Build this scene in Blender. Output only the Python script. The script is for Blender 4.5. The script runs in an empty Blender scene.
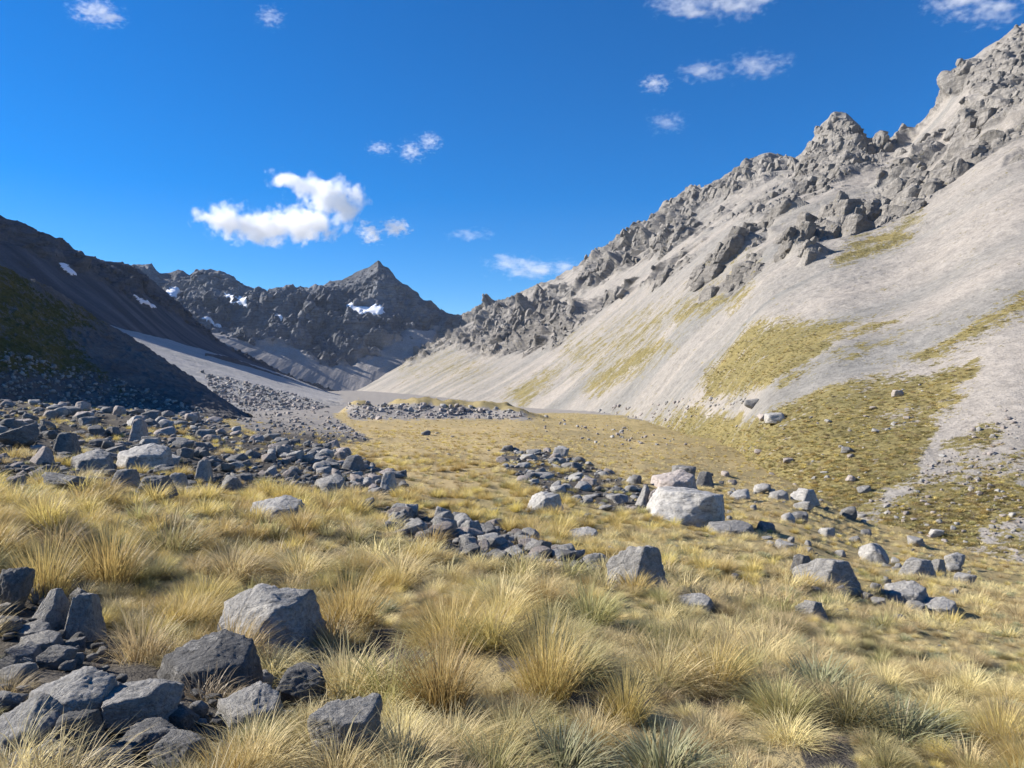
import bpy, bmesh, math, random
import numpy as np
from mathutils import Vector

C = bpy.context.scene.collection
F = 773.0                    # focal length in pixels of a 1024 px wide frame
CX, CY = 512.0, 384.0        # the camera sits at the origin and looks level along +Y
rng = np.random.default_rng(7)
random.seed(7)
SUN_AZ, SUN_EL = math.radians(-79), math.radians(30)
TO_SUN = np.array([math.sin(SUN_AZ)*math.cos(SUN_EL), math.cos(SUN_AZ)*math.cos(SUN_EL), math.sin(SUN_EL)])

# ------------------------------------------------------------------ noise
_P = np.random.default_rng(99).permutation(512).astype(np.int64)
_P = np.concatenate([_P, _P, _P])
_G = np.random.default_rng(5).normal(size=(512, 3))
_G /= np.linalg.norm(_G, axis=1)[:, None]

def perlin(x, y, z=0.0, seed=0):
    x, y, z = np.broadcast_arrays(np.asarray(x, float), np.asarray(y, float), np.asarray(z, float) + seed*17.31)
    xi, yi, zi = np.floor(x).astype(np.int64), np.floor(y).astype(np.int64), np.floor(z).astype(np.int64)
    xf, yf, zf = x-xi, y-yi, z-zi
    u, v, w = [t*t*t*(t*(t*6-15)+10) for t in (xf, yf, zf)]
    xi &= 511; yi &= 511; zi &= 511
    def gr(a, b, c):
        h = _P[_P[_P[(xi+a) & 511] + ((yi+b) & 511)] + ((zi+c) & 511)]
        g = _G[h]
        return g[..., 0]*(xf-a) + g[..., 1]*(yf-b) + g[..., 2]*(zf-c)
    def lp(a, b, t): return a + (b-a)*t
    return lp(lp(lp(gr(0,0,0), gr(1,0,0), u), lp(gr(0,1,0), gr(1,1,0), u), v),
              lp(lp(gr(0,0,1), gr(1,0,1), u), lp(gr(0,1,1), gr(1,1,1), u), v), w) * 1.6

def fbm(x, y, z=0.0, o=4, seed=0, gain=0.5, lac=2.03):
    s = 0; a = 1; f = 1; n = 0
    for k in range(o):
        s = s + a*perlin(np.asarray(x)*f, np.asarray(y)*f, np.asarray(z)*f, seed+k*3); n += a; a *= gain; f *= lac
    return s/n

def ridged(x, y, z=0.0, o=4, seed=0, gain=0.5, lac=2.07):
    s = 0; a = 1; f = 1; n = 0; w = 1
    for k in range(o):
        r = 1-np.abs(perlin(np.asarray(x)*f, np.asarray(y)*f, np.asarray(z)*f, seed+k*5))*1.5
        r = np.clip(r, 0, 1)**2 * w
        w = np.clip(r*1.6, 0.15, 1)
        s = s + a*r; n += a; a *= gain; f *= lac
    return s/n

def sstep(a, b, x):
    t = np.clip((x-a)/(b-a), 0, 1); return t*t*(3-2*t)

# ------------------------------------------------------------------ polygons in view angle, used as ground cover masks
def poly_mask(px, py, polys, soft=6.0):
    """1 inside any polygon, soft edge of about `soft` pixels"""
    out = np.zeros_like(px)
    for pg in polys:
        pg = np.array(pg, float)
        inside = np.zeros(px.shape, bool); dist = np.full(px.shape, 1e9)
        for k in range(len(pg)):
            x0, y0 = pg[k]; x1, y1 = pg[(k+1) % len(pg)]
            with np.errstate(divide='ignore', invalid='ignore'):
                c = ((y0 > py) != (y1 > py)) & (px < (x1-x0)*(py-y0)/((y1-y0) if y1 != y0 else 1e-9)+x0)
            inside ^= c
            dx, dy = x1-x0, y1-y0
            t = np.clip(((px-x0)*dx+(py-y0)*dy)/(dx*dx+dy*dy+1e-9), 0, 1)
            dist = np.minimum(dist, np.hypot(px-x0-t*dx, py-y0-t*dy))
        sd = np.where(inside, dist, -dist)
        out = np.maximum(out, sstep(-soft, soft, sd))
    return out

# ------------------------------------------------------------------ objects helpers
def tag(o, label=None, cat=None, group=None, kind=None):
    if label: o['label'] = label
    if cat: o['category'] = cat
    if group: o['group'] = group
    if kind: o['kind'] = kind
    return o

def link(name, me, mats, loc=(0, 0, 0)):
    o = bpy.data.objects.new(name, me); C.objects.link(o); o.location = loc
    for m in (mats if isinstance(mats, (list, tuple)) else [mats]):
        if m and m.name not in [x.name for x in me.materials if x]: me.materials.append(m)
    return o

def np_mesh(name, V, quads=None, tris=None, attrs=None, smooth=True):
    me = bpy.data.meshes.new(name)
    V = np.asarray(V, np.float32)
    nq = 0 if quads is None else len(quads); nt = 0 if tris is None else len(tris)
    loops = []
    if nq: loops.append(np.asarray(quads, np.int32).ravel())
    if nt: loops.append(np.asarray(tris, np.int32).ravel())
    loops = np.concatenate(loops)
    starts = np.concatenate([np.arange(nq)*4, nq*4+np.arange(nt)*3]).astype(np.int32)
    me.vertices.add(len(V)); me.vertices.foreach_set('co', V.ravel())
    me.loops.add(len(loops)); me.loops.foreach_set('vertex_index', loops)
    me.polygons.add(nq+nt); me.polygons.foreach_set('loop_start', starts)
    me.polygons.foreach_set('use_smooth', np.full(nq+nt, smooth, bool))
    me.update(calc_edges=True)
    for k, a in (attrs or {}).items():
        at = me.attributes.new(k, 'FLOAT', 'POINT'); at.data.foreach_set('value', np.asarray(a, np.float32).ravel())
    return me

def grid_quads(R, K, wrap=False):
    i = np.arange(R-1)[:, None]; j = np.arange(K if wrap else K-1)[None, :]
    j2 = (j+1) % K
    return np.stack([i*K+j, i*K+j2, (i+1)*K+j2, (i+1)*K+j], -1).reshape(-1, 4)

# ------------------------------------------------------------------ materials
class NT:
    def __init__(s, name):
        s.m = bpy.data.materials.new(name); s.m.use_nodes = True
        s.t = s.m.node_tree; s.t.nodes.clear()
        s.out = s.t.nodes.new('ShaderNodeOutputMaterial')
    def n(s, typ, **kw):
        n = s.t.nodes.new(typ)
        for k, v in kw.items():
            if k == 'ins':
                for a, b in v.items():
                    if isinstance(b, bpy.types.NodeSocket): s.t.links.new(b, n.inputs[a])
                    else: n.inputs[a].default_value = b
            else: setattr(n, k, v)
        return n
    def attr(s, name): return s.n('ShaderNodeAttribute', attribute_name=name).outputs['Fac']
    def noise(s, vec, scale, detail=4, rough=.55, dist=0):
        return s.n('ShaderNodeTexNoise', ins={'Vector': vec, 'Scale': scale, 'Detail': detail, 'Roughness': rough, 'Distortion': dist}).outputs['Fac']
    def math(s, op, a, b=0.0, clamp=False):
        return s.n('ShaderNodeMath', operation=op, use_clamp=clamp, ins={0: a, 1: b}).outputs[0]
    def mix(s, f, a, b):
        n = s.t.nodes.new('ShaderNodeMix'); n.data_type = 'RGBA'
        for sock, v in ((n.inputs[0], f), (n.inputs[6], a), (n.inputs[7], b)):
            if isinstance(v, bpy.types.NodeSocket): s.t.links.new(v, sock)
            else: sock.default_value = v if not isinstance(v, tuple) or len(v) == 4 else (*v, 1)
        return n.outputs[2]
    def ramp(s, f, stops, interp='LINEAR'):
        n = s.n('ShaderNodeValToRGB', ins={0: f}); e = n.color_ramp.elements; n.color_ramp.interpolation = interp
        while len(e) < len(stops): e.new(.5)
        for el, (p, c) in zip(e, stops):
            el.position = p; el.color = (*c, 1) if isinstance(c, tuple) else (c, c, c, 1)
        return n.outputs['Color']
    def mul(s, col, f):
        n = s.t.nodes.new('ShaderNodeMix'); n.data_type = 'RGBA'; n.blend_type = 'MULTIPLY'; n.inputs[0].default_value = 1
        s.t.links.new(col, n.inputs[6]); s.t.links.new(f, n.inputs[7]); return n.outputs[2]
    def surf(s, col, rough=.9, bump=None, bdist=1.0, bstr=1.0, spec=.15):
        p = s.n('ShaderNodeBsdfPrincipled', ins={'Base Color': col, 'Roughness': rough, 'Specular IOR Level': spec})
        if bump is not None:
            b = s.n('ShaderNodeBump', ins={'Strength': bstr, 'Distance': bdist, 'Height': bump})
            s.t.links.new(b.outputs[0], p.inputs['Normal'])
        s.t.links.new(p.outputs[0], s.out.inputs[0]); return s.m

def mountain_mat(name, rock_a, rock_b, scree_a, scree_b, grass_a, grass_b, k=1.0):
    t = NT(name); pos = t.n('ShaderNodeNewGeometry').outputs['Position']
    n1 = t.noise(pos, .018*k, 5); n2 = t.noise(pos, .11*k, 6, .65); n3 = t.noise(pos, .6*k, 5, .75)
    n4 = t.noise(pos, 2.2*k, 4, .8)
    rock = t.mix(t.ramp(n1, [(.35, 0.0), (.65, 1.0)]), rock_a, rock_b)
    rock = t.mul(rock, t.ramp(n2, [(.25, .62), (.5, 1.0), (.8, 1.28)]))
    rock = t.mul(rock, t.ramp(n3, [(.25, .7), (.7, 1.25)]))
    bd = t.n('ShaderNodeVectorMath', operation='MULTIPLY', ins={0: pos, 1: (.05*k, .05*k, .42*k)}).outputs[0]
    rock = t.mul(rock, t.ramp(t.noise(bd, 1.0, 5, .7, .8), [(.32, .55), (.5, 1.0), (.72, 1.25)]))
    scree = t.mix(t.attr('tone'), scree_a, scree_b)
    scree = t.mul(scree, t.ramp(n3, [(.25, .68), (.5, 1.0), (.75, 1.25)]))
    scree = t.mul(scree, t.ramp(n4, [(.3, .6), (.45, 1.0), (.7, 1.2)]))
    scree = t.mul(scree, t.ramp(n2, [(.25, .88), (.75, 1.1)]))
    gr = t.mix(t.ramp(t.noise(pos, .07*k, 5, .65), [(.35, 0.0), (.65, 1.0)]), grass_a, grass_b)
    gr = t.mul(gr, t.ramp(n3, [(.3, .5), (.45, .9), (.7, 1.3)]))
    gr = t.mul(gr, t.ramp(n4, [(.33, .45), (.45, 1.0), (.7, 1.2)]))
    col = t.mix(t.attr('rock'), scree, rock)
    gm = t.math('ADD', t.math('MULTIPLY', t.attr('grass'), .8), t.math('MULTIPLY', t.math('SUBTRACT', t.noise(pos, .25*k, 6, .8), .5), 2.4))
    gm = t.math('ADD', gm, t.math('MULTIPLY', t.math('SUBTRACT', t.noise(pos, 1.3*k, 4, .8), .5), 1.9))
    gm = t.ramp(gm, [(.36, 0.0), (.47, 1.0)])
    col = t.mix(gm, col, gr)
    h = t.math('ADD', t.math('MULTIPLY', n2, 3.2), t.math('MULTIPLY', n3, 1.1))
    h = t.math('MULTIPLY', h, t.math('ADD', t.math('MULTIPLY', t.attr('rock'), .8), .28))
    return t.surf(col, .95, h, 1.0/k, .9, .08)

def rock_mat(name, a, b, lich, scale=1.0):
    t = NT(name); tc = t.n('ShaderNodeTexCoord').outputs['Object']
    oi = t.n('ShaderNodeObjectInfo')
    vv = t.n('ShaderNodeVectorMath', operation='ADD', ins={0: tc}); t.t.links.new(oi.outputs['Random'], vv.inputs[1]); tc = vv.outputs[0]
    n1 = t.noise(tc, 1.7*scale, 5, .6); n2 = t.noise(tc, 9*scale, 6, .7); n3 = t.noise(tc, 38*scale, 4, .7)
    col = t.mix(t.ramp(n1, [(.3, 0.0), (.7, 1.0)]), a, b)
    col = t.mul(col, t.ramp(n2, [(.28, .45), (.5, 1.0), (.75, 1.35)]))
    col = t.mul(col, t.ramp(n3, [(.3, .7), (.6, 1.1)]))
    col = t.mul(col, t.ramp(oi.outputs['Random'], [(0, .78), (.5, 1.0), (1, 1.15)]))
    lm = t.ramp(t.noise(tc, 5*scale, 5, .75), [(.57, 0.0), (.64, 1.0)])
    col = t.mix(t.math('MULTIPLY', lm, .55), col, lich)
    dk = t.ramp(t.noise(tc, 7.3*scale, 4, .8, .6), [(.6, 0.0), (.68, 1.0)])
    col = t.mix(t.math('MULTIPLY', dk, .6), col, (.06, .06, .058))
    cr = t.n('ShaderNodeTexVoronoi', feature='DISTANCE_TO_EDGE', ins={'Vector': tc, 'Scale': 2.4*scale}).outputs['Distance']
    cr = t.ramp(cr, [(0, 0.0), (.05, 1.0)])
    h = t.math('ADD', t.math('MULTIPLY', n2, .8), t.math('MULTIPLY', n3, .35))
    h = t.math('ADD', h, t.math('MULTIPLY', cr, .12))
    return t.surf(col, .85, h, .085, .9, .25)

def grass_mat(name, stops, tip, transl=.38, var=.25):
    t = NT(name)
    oi = t.n('ShaderNodeObjectInfo')
    col = t.ramp(t.attr('tint'), stops)
    col = t.mix(t.math('MULTIPLY', t.attr('along'), .55), col, tip)
    pos = t.n('ShaderNodeNewGeometry').outputs['Position']
    col = t.mul(col, t.ramp(oi.outputs['Random'], [(0, 1-var), (1, 1+var)]))
    hs = t.n('ShaderNodeHueSaturation', ins={'Color': col})
    t.t.links.new(t.n('ShaderNodeMapRange', ins={0: oi.outputs['Random'], 3: .485, 4: .512}).outputs[0], hs.inputs['Hue'])
    p = t.n('ShaderNodeBsdfPrincipled', ins={'Base Color': hs.outputs[0], 'Roughness': .5, 'Specular IOR Level': .3})
    tr = t.n('ShaderNodeBsdfTranslucent', ins={'Color': hs.outputs[0]})
    mx = t.n('ShaderNodeMixShader', ins={0: transl, 1: p.outputs[0], 2: tr.outputs[0]})
    t.t.links.new(mx.outputs[0], t.out.inputs[0]); return t.m

M = {}
M['right'] = mountain_mat('right mountain', (.185, .172, .155), (.27, .25, .225), (.19, .184, .17), (.29, .262, .23), (.205, .168, .072), (.15, .13, .058))
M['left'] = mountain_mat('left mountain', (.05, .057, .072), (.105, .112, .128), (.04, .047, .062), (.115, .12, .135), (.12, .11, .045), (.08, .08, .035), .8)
M['head'] = mountain_mat('head mountain', (.105, .111, .124), (.195, .199, .207), (.27, .25, .23), (.36, .33, .30), (.2, .17, .08), (.15, .13, .06), .6)
M['apron'] = mountain_mat('apron scree', (.26, .245, .225), (.36, .34, .31), (.36, .345, .32), (.46, .43, .40), (.2, .17, .08), (.15, .13, .06), 1.2)
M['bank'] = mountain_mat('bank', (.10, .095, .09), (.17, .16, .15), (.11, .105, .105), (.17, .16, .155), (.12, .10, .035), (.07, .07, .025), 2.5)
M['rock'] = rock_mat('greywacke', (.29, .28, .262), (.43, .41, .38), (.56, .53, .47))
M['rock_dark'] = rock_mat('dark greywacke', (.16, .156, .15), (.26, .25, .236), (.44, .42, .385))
M['rock_pink'] = rock_mat('pinkish greywacke', (.29, .25, .225), (.40, .35, .315), (.45, .43, .39))

# ------------------------------------------------------------------ the valley floor: height table by view column and depth
GT = {
 -250: [(2.4,768),(4,600),(8,478),(14,440),(30,405),(60,398),(120,394),(420,390),(9000,385.2)],
 0:    [(2.8,768),(5,606),(7,535),(10,488),(14,464),(30,424),(60,408),(100,402),(420,393),(9000,385.2)],
 128:  [(2.9,768),(4.7,650),(6.5,592),(10,514),(15,482),(30,441),(60,420),(100,410),(420,397),(9000,385.2)],
 256:  [(3.0,768),(4.5,684),(7,594),(11,534),(18,492),(35,457),(60,438),(100,424),(200,412),(420,403),(9000,385.2)],
 384:  [(3.2,768),(4.4,694),(7.3,598),(11,550),(18,512),(34,471),(60,447),(110,428),(190,416),(420,406),(9000,385.2)],
 512:  [(3.3,768),(4.4,696),(7.5,602),(11,563),(18,522),(33,481),(60,451),(110,431),(190,420),(300,415),(420,410),(9000,385.2)],
 640:  [(3.5,768),(5,684),(8,608),(12,570),(19,532),(33,494),(60,464),(100,446),(150,432),(200,423),(300,411),(420,405),(9000,385.2)],
 768:  [(3.6,768),(5.2,690),(8.5,618),(13,580),(20,546),(35,511),(55,489),(70,477),(90,460),(120,442),(420,415),(9000,385.2)],
 896:  [(3.7,768),(5.3,694),(9,626),(14,593),(22,566),(35,546),(44,538),(60,520),(90,491),(200,440),(420,425),(9000,385.2)],
 1024: [(3.8,768),(5.5,698),(9.5,634),(15,604),(25,582),(36,570),(46,561),(60,546),(90,520),(200,460),(420,430),(9000,385.2)],
 1300: [(3.9,790),(6,710),(10,650),(16,625),(26,605),(34,610),(42,612),(90,565),(200,490),(420,435),(9000,385.2)],
}
_cols = np.array(sorted(GT)); _lr = np.linspace(math.log(.4), math.log(9000), 240)
_th = np.arctan((_cols-CX)/F)
_T = []
for c in _cols:
    pts = [(.4, 0)] + GT[c]
    Y = np.array([p[0] for p in pts]); z = np.array([-(p[1]-CY)/F*p[0] for p in pts]); z[0] = z[1]+.04
    _T.append(np.interp(_lr, np.log(Y), z))
_T = np.array(_T)
# smooth along depth
ker = np.array([1, 2, 3, 2, 1.]); ker /= ker.sum()
_T = np.array([np.convolve(np.pad(r, 2, 'edge'), ker, 'valid') for r in _T])
mean = (_T[0]+_T[-1])/2
_T = np.vstack([mean, _T[0]*.6+mean*.4, _T, _T[-1]*.6+mean*.4, mean])
_th = np.concatenate([[-math.pi, -1.4], _th, [1.4, math.pi]])

def ground_base(X, Y):
    X, Y = np.nan_to_num(X), np.nan_to_num(Y)
    th = np.arctan2(X, Y); r = np.hypot(X, Y)
    d = r*np.clip(np.cos(np.clip(th, -.85, .85)), .3, 1)
    i = np.clip(np.searchsorted(_th, th)-1, 0, len(_th)-2)
    u = np.clip((th-_th[i])/(_th[i+1]-_th[i]), 0, 1); u = u*u*(3-2*u)*.6+u*.4
    l = np.clip((np.log(np.maximum(d, .41))-_lr[0])/(_lr[1]-_lr[0]), 0, len(_lr)-1.001)
    j = l.astype(int); v = l-j
    return (_T[i, j]*(1-v)+_T[i, j+1]*v)*(1-u) + (_T[i+1, j]*(1-v)+_T[i+1, j+1]*v)*u

def ground_z(X, Y):
    X = np.asarray(X, float); Y = np.asarray(Y, float)
    r = np.hypot(X, Y)
    z = ground_base(X, Y)
    z = z + fbm(X/1.7, Y/1.7, o=3, seed=11)*.16*sstep(1.5, 4, r)
    z = z + fbm(X/3, Y/3, o=3, seed=16)*.5*np.exp(-((Y-215)/22)**2)
    z = z + fbm(X/7, Y/7, o=3, seed=12)*.35*sstep(4, 14, r)
    z = z + fbm(X/28, Y/28, o=3, seed=13)*.7*sstep(25, 90, r)*(1-.6*sstep(120, 220, r))
    # the small rocky rise at the end of the meadow
    px = CX+F*X/np.maximum(Y, .1)
    z = z + 4.4*np.clip(.75+1.1*fbm(X/14, Y/14, o=3, seed=14), .1, 1.6)*np.exp(-((Y-215-9*fbm(X/18, Y/60, o=2, seed=15))/15)**2)*sstep(335, 360, px)*(1-sstep(505, 560, px))*(Y > 0)
    return z

def project(P):
    return CX+F*P[..., 0]/P[..., 1], CY-F*P[..., 2]/P[..., 1]

_ys = np.exp(np.linspace(math.log(1.5), math.log(420), 520))
def cast(px, py):
    """where the view rays through these pixels meet the valley floor (depth, or nan)"""
    px = np.atleast_1d(np.asarray(px, float)); py = np.atleast_1d(np.asarray(py, float))
    Y = _ys[None, :]; X = (px[:, None]-CX)/F*Y
    dz = (-(py[:, None]-CY)/F*Y) - ground_z(X, np.broadcast_to(Y, X.shape))
    hit = dz < 0; k = hit.argmax(1); ok = hit.any(1) & (k > 0)
    k = np.clip(k, 1, None); a = dz[np.arange(len(px)), k-1]; b = dz[np.arange(len(px)), k]
    t = a/(a-b+1e-12); d = _ys[k-1]+(_ys[k]-_ys[k-1])*t
    return np.where(ok, d, np.nan)

# polygons (in view) where blocks cover the ground and grass is thin
BOULDER_FIELD = [(-120,396),(20,400),(120,408),(205,416),(258,438),(330,446),(405,478),(402,494),(330,497),(285,488),(240,492),(170,498),(90,487),(0,488),(-120,492)]
TOE = [(120,338),(190,362),(250,378),(305,392),(345,424),(372,440),(330,446),(262,440),(205,400)]
ROW = [(362,506),(420,512),(500,528),(600,566),(598,578),(540,572),(455,558),(400,538)]
CLUSTER = [(500,450),(560,452),(650,490),(668,512),(610,512),(540,492),(505,470)]
RIGHTROW = [(735,490),(830,500),(950,560),(990,585),(960,618),(880,610),(800,592),(790,560),(760,530)]
PILE = [(-40,570),(95,585),(110,640),(150,660),(330,650),(325,720),(270,735),(180,775),(-40,780)]
MORAINE = [(345,404),(420,404),(520,411),(535,420),(470,419),(350,420)]

LIMX = [-70, 100, 200, 260, 330, 400, 450, 520, 600, 680, 760, 830, 900, 1024, 1100]
LIMY = [80, 95, 105, 110, 190, 330, 330, 330, 270, 165, 95, 76, 64, 56, 52]
PAINTED_SHADE = [[(345,640),(400,625),(440,665),(420,695),(370,690)],[(545,690),(600,675),(650,700),(640,722),(570,715)],[(690,700),(740,690),(750,712),(700,722)],[(840,690),(870,685),(880,700),(850,705)],[(490,650),(520,640),(530,668),(500,672)],[(60,650),(130,640),(150,690),(90,700)],[(800,745),(850,735),(860,768),(810,775)]]  # foreground shade by tussocks and rocks, painted as dark ground patches
def build_ground():
    th_f = np.arctan((np.arange(-160, 1185, 1.7)-CX)/F)
    th_c = np.linspace(th_f[-1], th_f[0]+2*math.pi, 150)[1:-1]
    th = np.concatenate([th_f, th_c])
    r = np.exp(np.linspace(math.log(.35), math.log(520), 560))
    r = np.concatenate([r, np.exp(np.linspace(math.log(520), math.log(9000), 40))[1:]])
    R, T = np.meshgrid(r, th, indexing='ij')
    X, Y = R*np.sin(T), R*np.cos(T)
    Z = ground_z(X, Y)
    P = np.stack([X, Y, Z], -1)
    ok = Y > .2
    px = np.where(ok, CX+F*X/np.where(ok, Y, 1), -9999); py = np.where(ok, CY-F*Z/np.where(ok, Y, 1), 9999)
    wx = px+fbm(X/2, Y/2, o=3, seed=31)*9; wy = py+fbm(X/2, Y/2, o=3, seed=32)*5
    stone = poly_mask(wx, wy, [BOULDER_FIELD, TOE, ROW, CLUSTER, PILE, MORAINE], 5)
    stone = np.maximum(stone, poly_mask(wx, wy, PAINTED_SHADE, 8)*(Y < 12))  # gives the painted shade patches the dark ground colour
    lim = np.interp(px, LIMX, LIMY)*(1+.12*fbm(X/20, Y/20, o=3, seed=33))
    stone = np.maximum(stone, sstep(.92, 1.12, Y/lim)*(1-sstep(640, 700, px)))
    pale = np.maximum(sstep(60, 100, Y), sstep(840, 900, px)*sstep(12, 25, Y))
    olive = .35*sstep(.35, .8, Y/lim)*sstep(560, 720, px)
    gold = poly_mask(wx, wy, [[(300,412),(520,420),(560,440),(520,470),(430,520),(350,470)]], 18)
    gold = np.maximum(gold, .65*poly_mask(wx, wy, [[(530,422),(640,425),(720,440),(820,480),(920,530),(1020,560),(1000,580),(900,578),(760,545),(640,490),(520,460)]], 22))
    V = P.reshape(-1, 3); K = len(th)
    q = grid_quads(len(r), K, wrap=True)
    cen = len(V); V = np.vstack([V, [[0, 0, V[:K, 2].mean()]]])
    tri = np.stack([np.full(K, cen), (np.arange(K)+1) % K, np.arange(K)], -1)
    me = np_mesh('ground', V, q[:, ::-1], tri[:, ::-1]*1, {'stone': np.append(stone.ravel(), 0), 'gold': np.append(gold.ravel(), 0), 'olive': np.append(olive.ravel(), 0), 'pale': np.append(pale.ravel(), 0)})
    t = NT('valley floor'); pos = t.n('ShaderNodeNewGeometry').outputs['Position']
    n0 = t.noise(pos, .09, 4); n1 = t.noise(pos, .9, 5, .65); n2 = t.noise(pos, 5, 6, .7); n3 = t.noise(pos, 30, 4, .7)
    straw = t.mix(t.ramp(n1, [(.35, 0.0), (.65, 1.0)]), (.52, .41, .21), (.37, .30, .145))
    straw = t.mix(t.ramp(n0, [(.4, 0.0), (.62, .6)]), straw, (.24, .21, .10))
    straw = t.mix(t.math('MULTIPLY', t.attr('gold'), .75), straw, (.56, .43, .225))
    straw = t.mix(t.math('MULTIPLY', t.attr('olive'), .8), straw, (.23, .19, .085))
    litter = t.mix(t.ramp(n2, [(.35, 0.0), (.62, 1.0)]), straw, (.12, .09, .055))
    straw = t.mix(.45, straw, litter)
    straw = t.mul(straw, t.ramp(n2, [(.2, .6), (.5, 1.0), (.8, 1.25)]))
    grit = t.mix(t.ramp(n1, [(.3, 0.0), (.7, 1.0)]), (.22, .205, .185), (.33, .30, .27))
    soil_shade = t.mix(t.ramp(n1, [(.3, 0.0), (.7, 1.0)]), (.07, .062, .052), (.14, .125, .105))  # real soil among the stones, and the colour of the painted shade
    grit = t.mix(t.attr('pale'), soil_shade, grit)
    grit = t.mul(grit, t.ramp(n3, [(.2, .55), (.5, 1.0), (.8, 1.3)]))
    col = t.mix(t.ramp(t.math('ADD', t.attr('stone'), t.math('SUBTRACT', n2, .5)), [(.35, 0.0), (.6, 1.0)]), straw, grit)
    h = t.math('ADD', t.math('MULTIPLY', n2, 1.0), t.math('MULTIPLY', n3, .3))
    mat = t.surf(col, .95, h, .09, 1.0, .05)
    o = link('ground', me, mat)
    tag(o, 'tussock covered valley floor falling away between the mountains', 'ground', kind='structure')

build_ground()

# ------------------------------------------------------------------ mountain sides: lofted from a foot line to a ridge line
def prof(tab, xs, k, sm=0):
    a = np.array(sorted(tab), float)
    if not sm: return np.interp(xs, a[:, 0], a[:, k])
    g = np.arange(a[0, 0]-4*sm, a[-1, 0]+4*sm, 2.0)
    val = np.interp(g, a[:, 0], a[:, k])
    # carry the end slopes on, so smoothing does not bend the ends
    val = np.where(g < a[0, 0], a[0, k]+(g-a[0, 0])*(a[1, k]-a[0, k])/(a[1, 0]-a[0, 0]), val)
    val = np.where(g > a[-1, 0], a[-1, k]+(g-a[-1, 0])*(a[-1, k]-a[-2, k])/(a[-1, 0]-a[-2, 0]), val)
    n = int(3*sm/2); kk = np.exp(-.5*(np.arange(-n, n+1)*2/sm)**2); kk /= kk.sum()
    return np.interp(xs, g, np.convolve(np.pad(val, n, 'edge'), kk, 'valid'))

def loft(foot, ridge, xs, rows, expo=1.12, back=(0.35, .55), nback=24, foot_drop=4.0, sm=(14, 40)):
    """foot, ridge: (view x, view y, depth). Returns grid of points and slope fraction p"""
    Yf, Yr = prof(foot, xs, 2, sm[0]), prof(ridge, xs, 2, sm[1])
    zf, zr = -(prof(foot, xs, 1, sm[0])-CY)/F*Yf, -(prof(ridge, xs, 1, sm[1])-CY)/F*Yr
    crest = -(prof(ridge, xs, 1)-CY)/F*Yr-zr          # the crest line's own ups and downs stay near the crest
    pd = np.linspace(0, 1, 400)
    p = np.zeros((rows, len(xs)))
    for j in range(len(xs)):
        Y = Yf[j]+(Yr[j]-Yf[j])*pd; z = zf[j]+(zr[j]-zf[j])*pd**expo
        y = -z/Y; y = y[0]-y; y = np.maximum.accumulate(y+pd*1e-4)
        u = .75*y/y[-1]+.25*pd
        p[:, j] = np.interp(np.linspace(0, 1, rows), u, pd)
    Y = Yf+(Yr-Yf)*p; z = zf+(zr-zf)*p**expo
    # skirt at the foot, then the far side of the ridge
    ys = [(Yf-foot_drop*2)[None], Y]; zs = [(zf-foot_drop)[None], z]; ps = [np.zeros((1, len(xs))), p]
    b = np.linspace(0, 1, nback+1)[1:, None]
    H = (zr-zf)
    ys.append(Yr+H*1.1*b); zs.append(zr-H*back[1]*(b**1.2)); ps.append(np.broadcast_to(1+b, (nback, len(xs))))
    Y = np.vstack(ys); Z = np.vstack(zs); p = np.vstack(ps)
    Z = Z+crest*sstep(.5, 1.0, p)
    s = (xs-CX)/F
    return np.stack([s*Y, Y, Z], -1), p

def normals(P):
    du = np.gradient(P, axis=1); dv = np.gradient(P, axis=0)
    n = np.cross(du, dv); n /= np.linalg.norm(n, axis=-1, keepdims=True)+1e-9
    n *= np.sign(n[..., 2:3]+1e-9); return n

def smooth_grid(A, n, m):
    for ax, k in ((0, n), (1, m)):
        if k < 1: continue
        pad = [(0, 0)]*A.ndim; pad[ax] = (k, k)
        B = np.pad(A, pad, 'edge'); c = np.cumsum(B, axis=ax)
        c = np.concatenate([np.zeros_like(np.take(c, [0], ax)), c], ax)
        w = 2*k+1; L = A.shape[ax]
        A = (np.take(c, range(w, w+L), ax)-np.take(c, range(0, L), ax))/w
    return A

def surf_at(G, xs, px, py):
    """point of a built mountain grid seen through pixel (px,py)"""
    X, Y = project(G)
    out = []
    for a, b in zip(np.atleast_1d(px), np.atleast_1d(py)):
        j = int(np.clip(np.searchsorted(xs, a), 1, len(xs)-1))
        col = Y[:, j]; i = int(np.argmin(np.abs(col-b)+np.where(np.arange(len(col)) > len(col)*.96, 50, 0)))
        out.append(G[i, j])
    return np.array(out)

def cols(a, b, step, lo, hi, nlo=40, nhi=60):
    return np.concatenate([np.linspace(lo, a, nlo, endpoint=False), np.arange(a, b, step), np.linspace(b, hi, nhi)])

AX = math.radians(-13.6)
AXIS = -AX+math.pi/2
def uvw(P):   # along the valley, across it, up
    return (P[..., 0]*math.sin(AX)+P[..., 1]*math.cos(AX), P[..., 0]*math.cos(AX)-P[..., 1]*math.sin(AX), P[..., 2])

# ---- crags: jointed blocks of bedrock standing out of a mountain face, welded into that mountain's mesh
_icos = {}
def ico(s):
    if s not in _icos:
        bm = bmesh.new(); bmesh.ops.create_icosphere(bm, subdivisions=s, radius=1)
        V = np.array([v.co[:] for v in bm.verts]); Fc = np.array([[v.index for v in f.verts] for f in bm.faces]); bm.free()
        _icos[s] = (V/np.linalg.norm(V, axis=1)[:, None], Fc)
    return _icos[s]

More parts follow.
